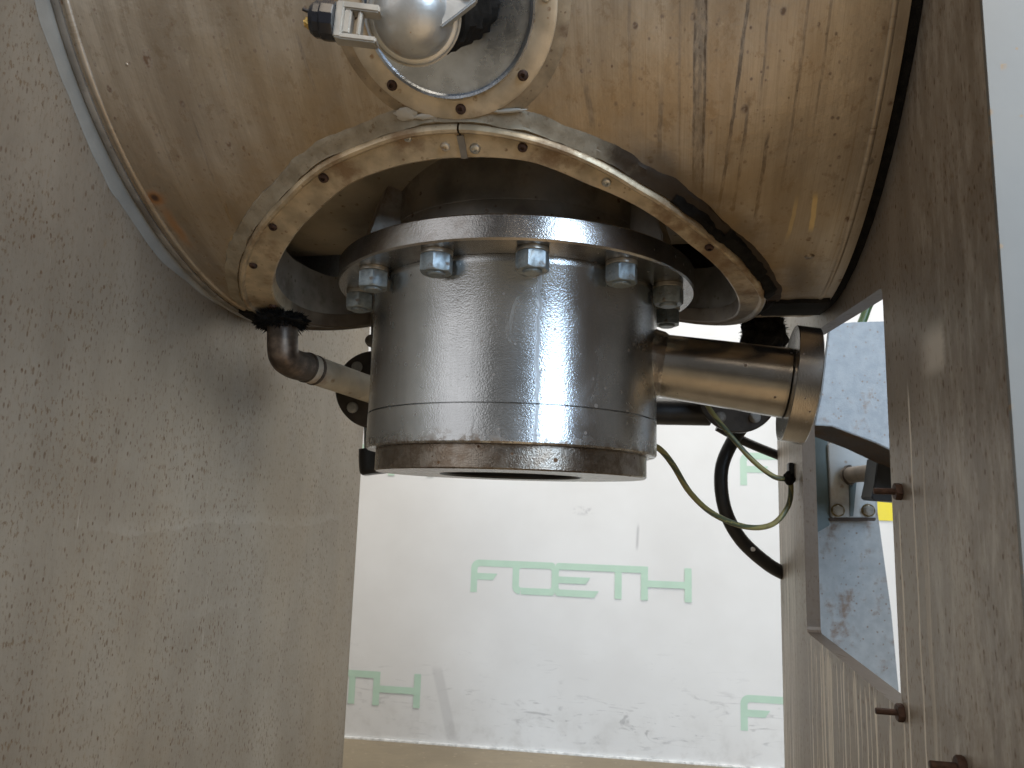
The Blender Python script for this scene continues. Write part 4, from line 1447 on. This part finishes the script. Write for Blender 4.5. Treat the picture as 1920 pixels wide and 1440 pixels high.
# flanged valve end behind the outlet, left
def valve_flange(name, label, cpx, cpy, Y, r, bolts, extra):
    c = at(cpx, cpy, Y)
    th = thing(name, label, 'pipe flange', c)
    ax_ = (Vector((0, 0, EYE)) - c)
    ax_.z *= 0.3
    F = frame(c, ax_, Vector((1, 0, 0)))
    bm = new_bm()
    lathe(bm, [(0.0, 0.0), (r * 0.97, 0.0), (r, -0.0012), (r, -0.012), (r * 0.97, -0.013), (0.0, -0.013)], F, 96)
    finish('disc', bm, M_VALVE, th)
    bm = new_bm()
    lathe(bm, [(r * 0.90, -0.015), (r * 0.985, -0.015), (r * 0.985, -0.026), (r * 0.90, -0.026)], F, 96, closed=True)
    finish('backing_ring', bm, M_SCREW, th)
    for a in bolts:
        a = math.radians(a)
        Fb = F @ Matrix.Translation((r * 0.74 * math.cos(a), r * 0.74 * math.sin(a), 0))
        bm = new_bm()
        lathe(bm, [(0.0, 0.0012), (0.0062, 0.0012), (0.0066, 0.0006), (0.0066, 0.0)], Fb, 28)
        hexa(bm, Fb, 0.0054, 0.0012, 0.0052, 0.0006, 0.4)
        lathe(bm, [(0.0030, 0.005), (0.0030, 0.0078), (0.0, 0.0078)], Fb, 18)
        finish('bolt', bm, M_WASH if extra else M_COLLAR, th)
    return th, F, c


vl, Fvl, cvl = valve_flange('pipe_flange', 'dark bolted flange behind the outlet body at the end of the thin limed pipe', 704, 730, 0.90, 0.0465, (222, 132, 42, 312), True)
vr, Fvr, cvr = valve_flange('pipe_flange', 'dark bolted flange hanging behind the side nozzle, only its lower half showing', 1383, 738, 0.90, 0.0465, (305, 235, 55, 125), False)
# stub and black hose end below the left flange
bm = new_bm()
q0 = at(684, 800, 0.93)
tube(bm, [at(700, 760, 0.93), at(702, 812, 0.93), at(702, 850, 0.93)], 0.0125, 28)
finish('stub', bm, M_ZINC, vl)
bm = new_bm()
tube(bm, smooth_path([at(706, 842, 0.93), at(706, 864, 0.93), at(708, 888, 0.93)], 6), [0.0212] * 11 + [0.0205, 0.018], 32)
tag(finish('hose_end', bm, M_BLACK), 'black rubber hose end capped below the left flange', 'hose')
# small fittings seen at the left edge of the body
bm = new_bm()
Fs = frame(at(697, 640, 0.86), Vector((0, -1, 0.1)))
lathe(bm, [(0.0, 0.006), (0.0062, 0.006), (0.0072, 0.004), (0.0072, 0.0), (0.0, 0.0)], Fs, 24)
tube(bm, [at(699, 590, 0.865), at(699, 690, 0.865)], 0.0022, 12)
finish('tie_rod', bm, M_COLLAR, vl)

# black pipe behind, right
bm = new_bm()
tube(bm, [at(1040, 768, 0.96), at(1330, 773, 0.95)], 0.0170, 32)
tag(finish('black_pipe', bm, M_BLACK), 'short black pipe lying level behind the outlet body', 'pipe')

# hanging shaggy insulation, right
ti = tuft('pipe_insulation', None, at(1432, 632, 0.80), 0.0235, 0.026, 1500, 11)
tag(ti, 'shaggy black insulation wrapped round a pipe under the tank, above the side nozzle', 'insulation')

# ------------------------------------------------------------------ cables and hoses
def cable(pts, r, name, label, mat, cat, k=14, parent=None):
    path = smooth_path(pts, k)
    bm = new_bm()
    uvl = bm.loops.layers.uv.verify()
    m = len(path)
    n = 14
    tube(bm, path, r, n, True)
    bm.verts.ensure_lookup_table()
    idx = {v: i for i, v in enumerate(bm.verts)}
    for f in bm.faces:
        for lp in f.loops:
            i = idx[lp.vert]
            lp[uvl].uv = (i // n / m, ((i % n) / n + (i // n) * 0.03) % 1.0)
    return tag(finish(name, bm, mat, parent), label, cat)


MC = cable_material()
cable([at(1322, 752, 0.90), at(1336, 775, 0.885), at(1366, 812, 0.875), at(1410, 862, 0.87), at(1450, 893, 0.872), at(1477, 900, 0.876), at(1483, 915, 0.876), at(1477, 950, 0.872),
       at(1448, 983, 0.86), at(1400, 988, 0.84), at(1340, 965, 0.81), at(1295, 925, 0.78), at(1262, 872, 0.75), at(1238, 843, 0.735), at(1215, 832, 0.728)],
      0.0030, 'earth_cable', 'thin green and yellow earth cable looping from the outlet body to the right leg', MC, 'cable')
cable([at(1400, 790, 0.98), at(1375, 825, 0.98), at(1353, 880, 0.98), at(1358, 950, 0.985), at(1388, 1010, 0.99), at(1440, 1058, 1.0), at(1480, 1080, 1.01), at(1494, 1088, 1.02)],
      0.0088, 'black_hose', 'thick black hose curving down behind the earth cable', M_BLACK, 'hose')
cable([at(1345, 800, 1.02), at(1385, 822, 1.02), at(1420, 838, 1.02), at(1470, 858, 1.03), at(1495, 868, 1.04)],
      0.0062, 'black_cable', 'black cable running behind the right leg, above the thick hose', M_BLACK, 'cable')
bm = new_bm()
lathe(bm, [(0.0, 0.001), (0.0026, 0.001), (0.0026, -0.002)], frame(at(1412, 1030, 0.979), Vector((0, -1, 0))), 16)
tag(finish('cap_plug', bm, simple('white_plastic', (0.8, 0.8, 0.8), 0.4)), 'tiny round white plug on the thick black hose', 'plug')
cable([at(1560, 700, 1.2), at(1600, 640, 1.2), at(1618, 600, 1.2), at(1630, 570, 1.2), at(1652, 545, 1.2), at(1720, 500, 1.2)],
      0.0068, 'green_hose', 'dark green hose bending up behind the right leg', M_GREEN, 'hose')

# ------------------------------------------------------------------ behind the right leg
def poly_at(name, mat, pts, Y, depth, parent=None, bevel=0.0008):
    bm = new_bm()
    a = [bm.verts.new(at(x, y, Y)) for x, y in pts]
    b = [bm.verts.new(at(x, y, Y) + Vector((0, depth, 0))) for x, y in pts]
    bm.faces.new(a)
    bm.faces.new(b[::-1])
    n = len(pts)
    for i in range(n):
        bm.faces.new((a[i], b[i], b[(i + 1) % n], a[(i + 1) % n]))
    bmesh.ops.recalc_face_normals(bm, faces=bm.faces)
    return finish(name, bm, mat, parent, bevel=bevel, smooth=False)


chn = thing('steel_channel', 'light grey painted steel channel seen through the window of the right leg', 'channel', at(1640, 720, 0.86))
poly_at('web', M_PAINT2, [(1556, 608), (1600, 604), (1800, 598), (1800, 905), (1640, 829), (1560, 799), (1528, 797), (1540, 740), (1548, 670)], 0.86, 0.005, chn)
bm = new_bm()
pa = [at(1527, 798, 0.8655), at(1560, 800, 0.8655), at(1640, 830, 0.8655), at(1800, 905, 0.8655)]
rows = [[bm.verts.new(p), bm.verts.new(p + Vector((0.004, 0.085, 0.0))), bm.verts.new(p + Vector((0.004, 0.085, 0.003))), bm.verts.new(p + Vector((0, 0, 0.003)))] for p in pa]
for i in range(3):
    for k in range(4):
        bm.faces.new((rows[i][k], rows[i][(k + 1) % 4], rows[i + 1][(k + 1) % 4], rows[i + 1][k]))
bm.faces.new(rows[0])
bm.faces.new(rows[-1][::-1])
bmesh.ops.recalc_face_normals(bm, faces=bm.faces)
finish('lower_flange', bm, M_BROWN, chn, smooth=False)

M_GOLDW = simple('passivated_washer', (0.20, 0.155, 0.08), 0.35, 0.8, 0.3, 200, 0.2)
back = thing('machine_stand', 'rust spotted grey blue tapered stand behind the window of the right leg', 'stand', at(1600, 1100, 1.06))
pz = [(1524, 780), (1640, 790), (1646, 960), (1672, 1150), (1686, 1300), (1710, 1500), (1740, 1790), (1500, 1790), (1500, 1300)]
poly_at('plate', M_PAINT, pz, 1.06, 0.012, back)
poly_at('side_flange', M_TEAL, [(1526, 790), (1551, 790), (1556, 985), (1530, 1000)], 1.045, 0.012, back)
poly_at('bolted_plate', simple('spotted_plate_paint', (0.33, 0.34, 0.335), 0.5, 0.1, 0.08, 18, 0.25, dirt=(0.20, 0.13, 0.08), dens=0.45), [(1553, 835), (1600, 800), (1636, 800), (1642, 970), (1560, 970)], 1.040, 0.008, back)
poly_at('plate_edge', M_BROWN, [(1553, 970.6), (1643, 970.6), (1642, 977), (1556, 977)], 1.043, 0.010, back)
poly_at('paint_run', M_TEAL, [(1592, 905), (1606, 905), (1600, 968), (1594, 968)], 1.0385, 0.001, back, bevel=0)
for (bx, by) in ((1571, 957), (1628, 957)):
    Fb = frame(at(bx, by, 1.038), Vector((-0.3, -1, 0)))
    bm = new_bm()
    lathe(bm, [(0.0, 0.0012), (0.0084, 0.0012), (0.0088, 0.0004), (0.0088, -0.004)], Fb, 28)
    bt = finish('hex_bolt', bm, M_GOLDW, back)
    bm = new_bm()
    hexa(bm, Fb, 0.0072, 0.0014, 0.0062, 0.0008, 0.5)
    lathe(bm, [(0.0042, 0.006), (0.0042, 0.0092), (0.0, 0.0092)], Fb, 20)
    finish('head', bm, M_WASH, bt)
bm = new_bm()
tube(bm, [at(1588, 891, 1.035), at(1620, 888, 1.0), at(1650, 884, 0.97)], 0.0108, 28)
finish('pin', bm, simple('pin_steel', (0.22, 0.19, 0.16), 0.5, 0.4, 0.2, 60, 0.2), back)
bm = new_bm()
lathe(bm, [(0.0115, -0.002), (0.0135, 0.0), (0.0135, 0.004), (0.0115, 0.005)], frame(at(1590, 891, 1.034), Vector((0.35, -0.5, 0.03))), 28)
finish('pin_collar', bm, M_VALVE, back)
bm = new_bm()
p_ = [at(1646, 858, 0.95), at(1662, 852, 0.94), at(1720, 850, 0.94), at(1720, 945, 0.94), at(1640, 938, 0.95), at(1634, 934, 0.95), at(1640, 905, 0.95)]
a = [bm.verts.new(p) for p in p_]
b = [bm.verts.new(p + Vector((0, 0.03, 0))) for p in p_]
bm.faces.new(a)
bm.faces.new(b[::-1])
for i in range(len(a)):
    bm.faces.new((a[i], b[i], b[(i + 1) % len(a)], a[(i + 1) % len(a)]))
bmesh.ops.recalc_face_normals(bm, faces=bm.faces)
tag(finish('rubber_block', bm, M_BLACK, None, bevel=0.001), 'black rubber block on the end of the pin behind the right leg', 'rubber block')
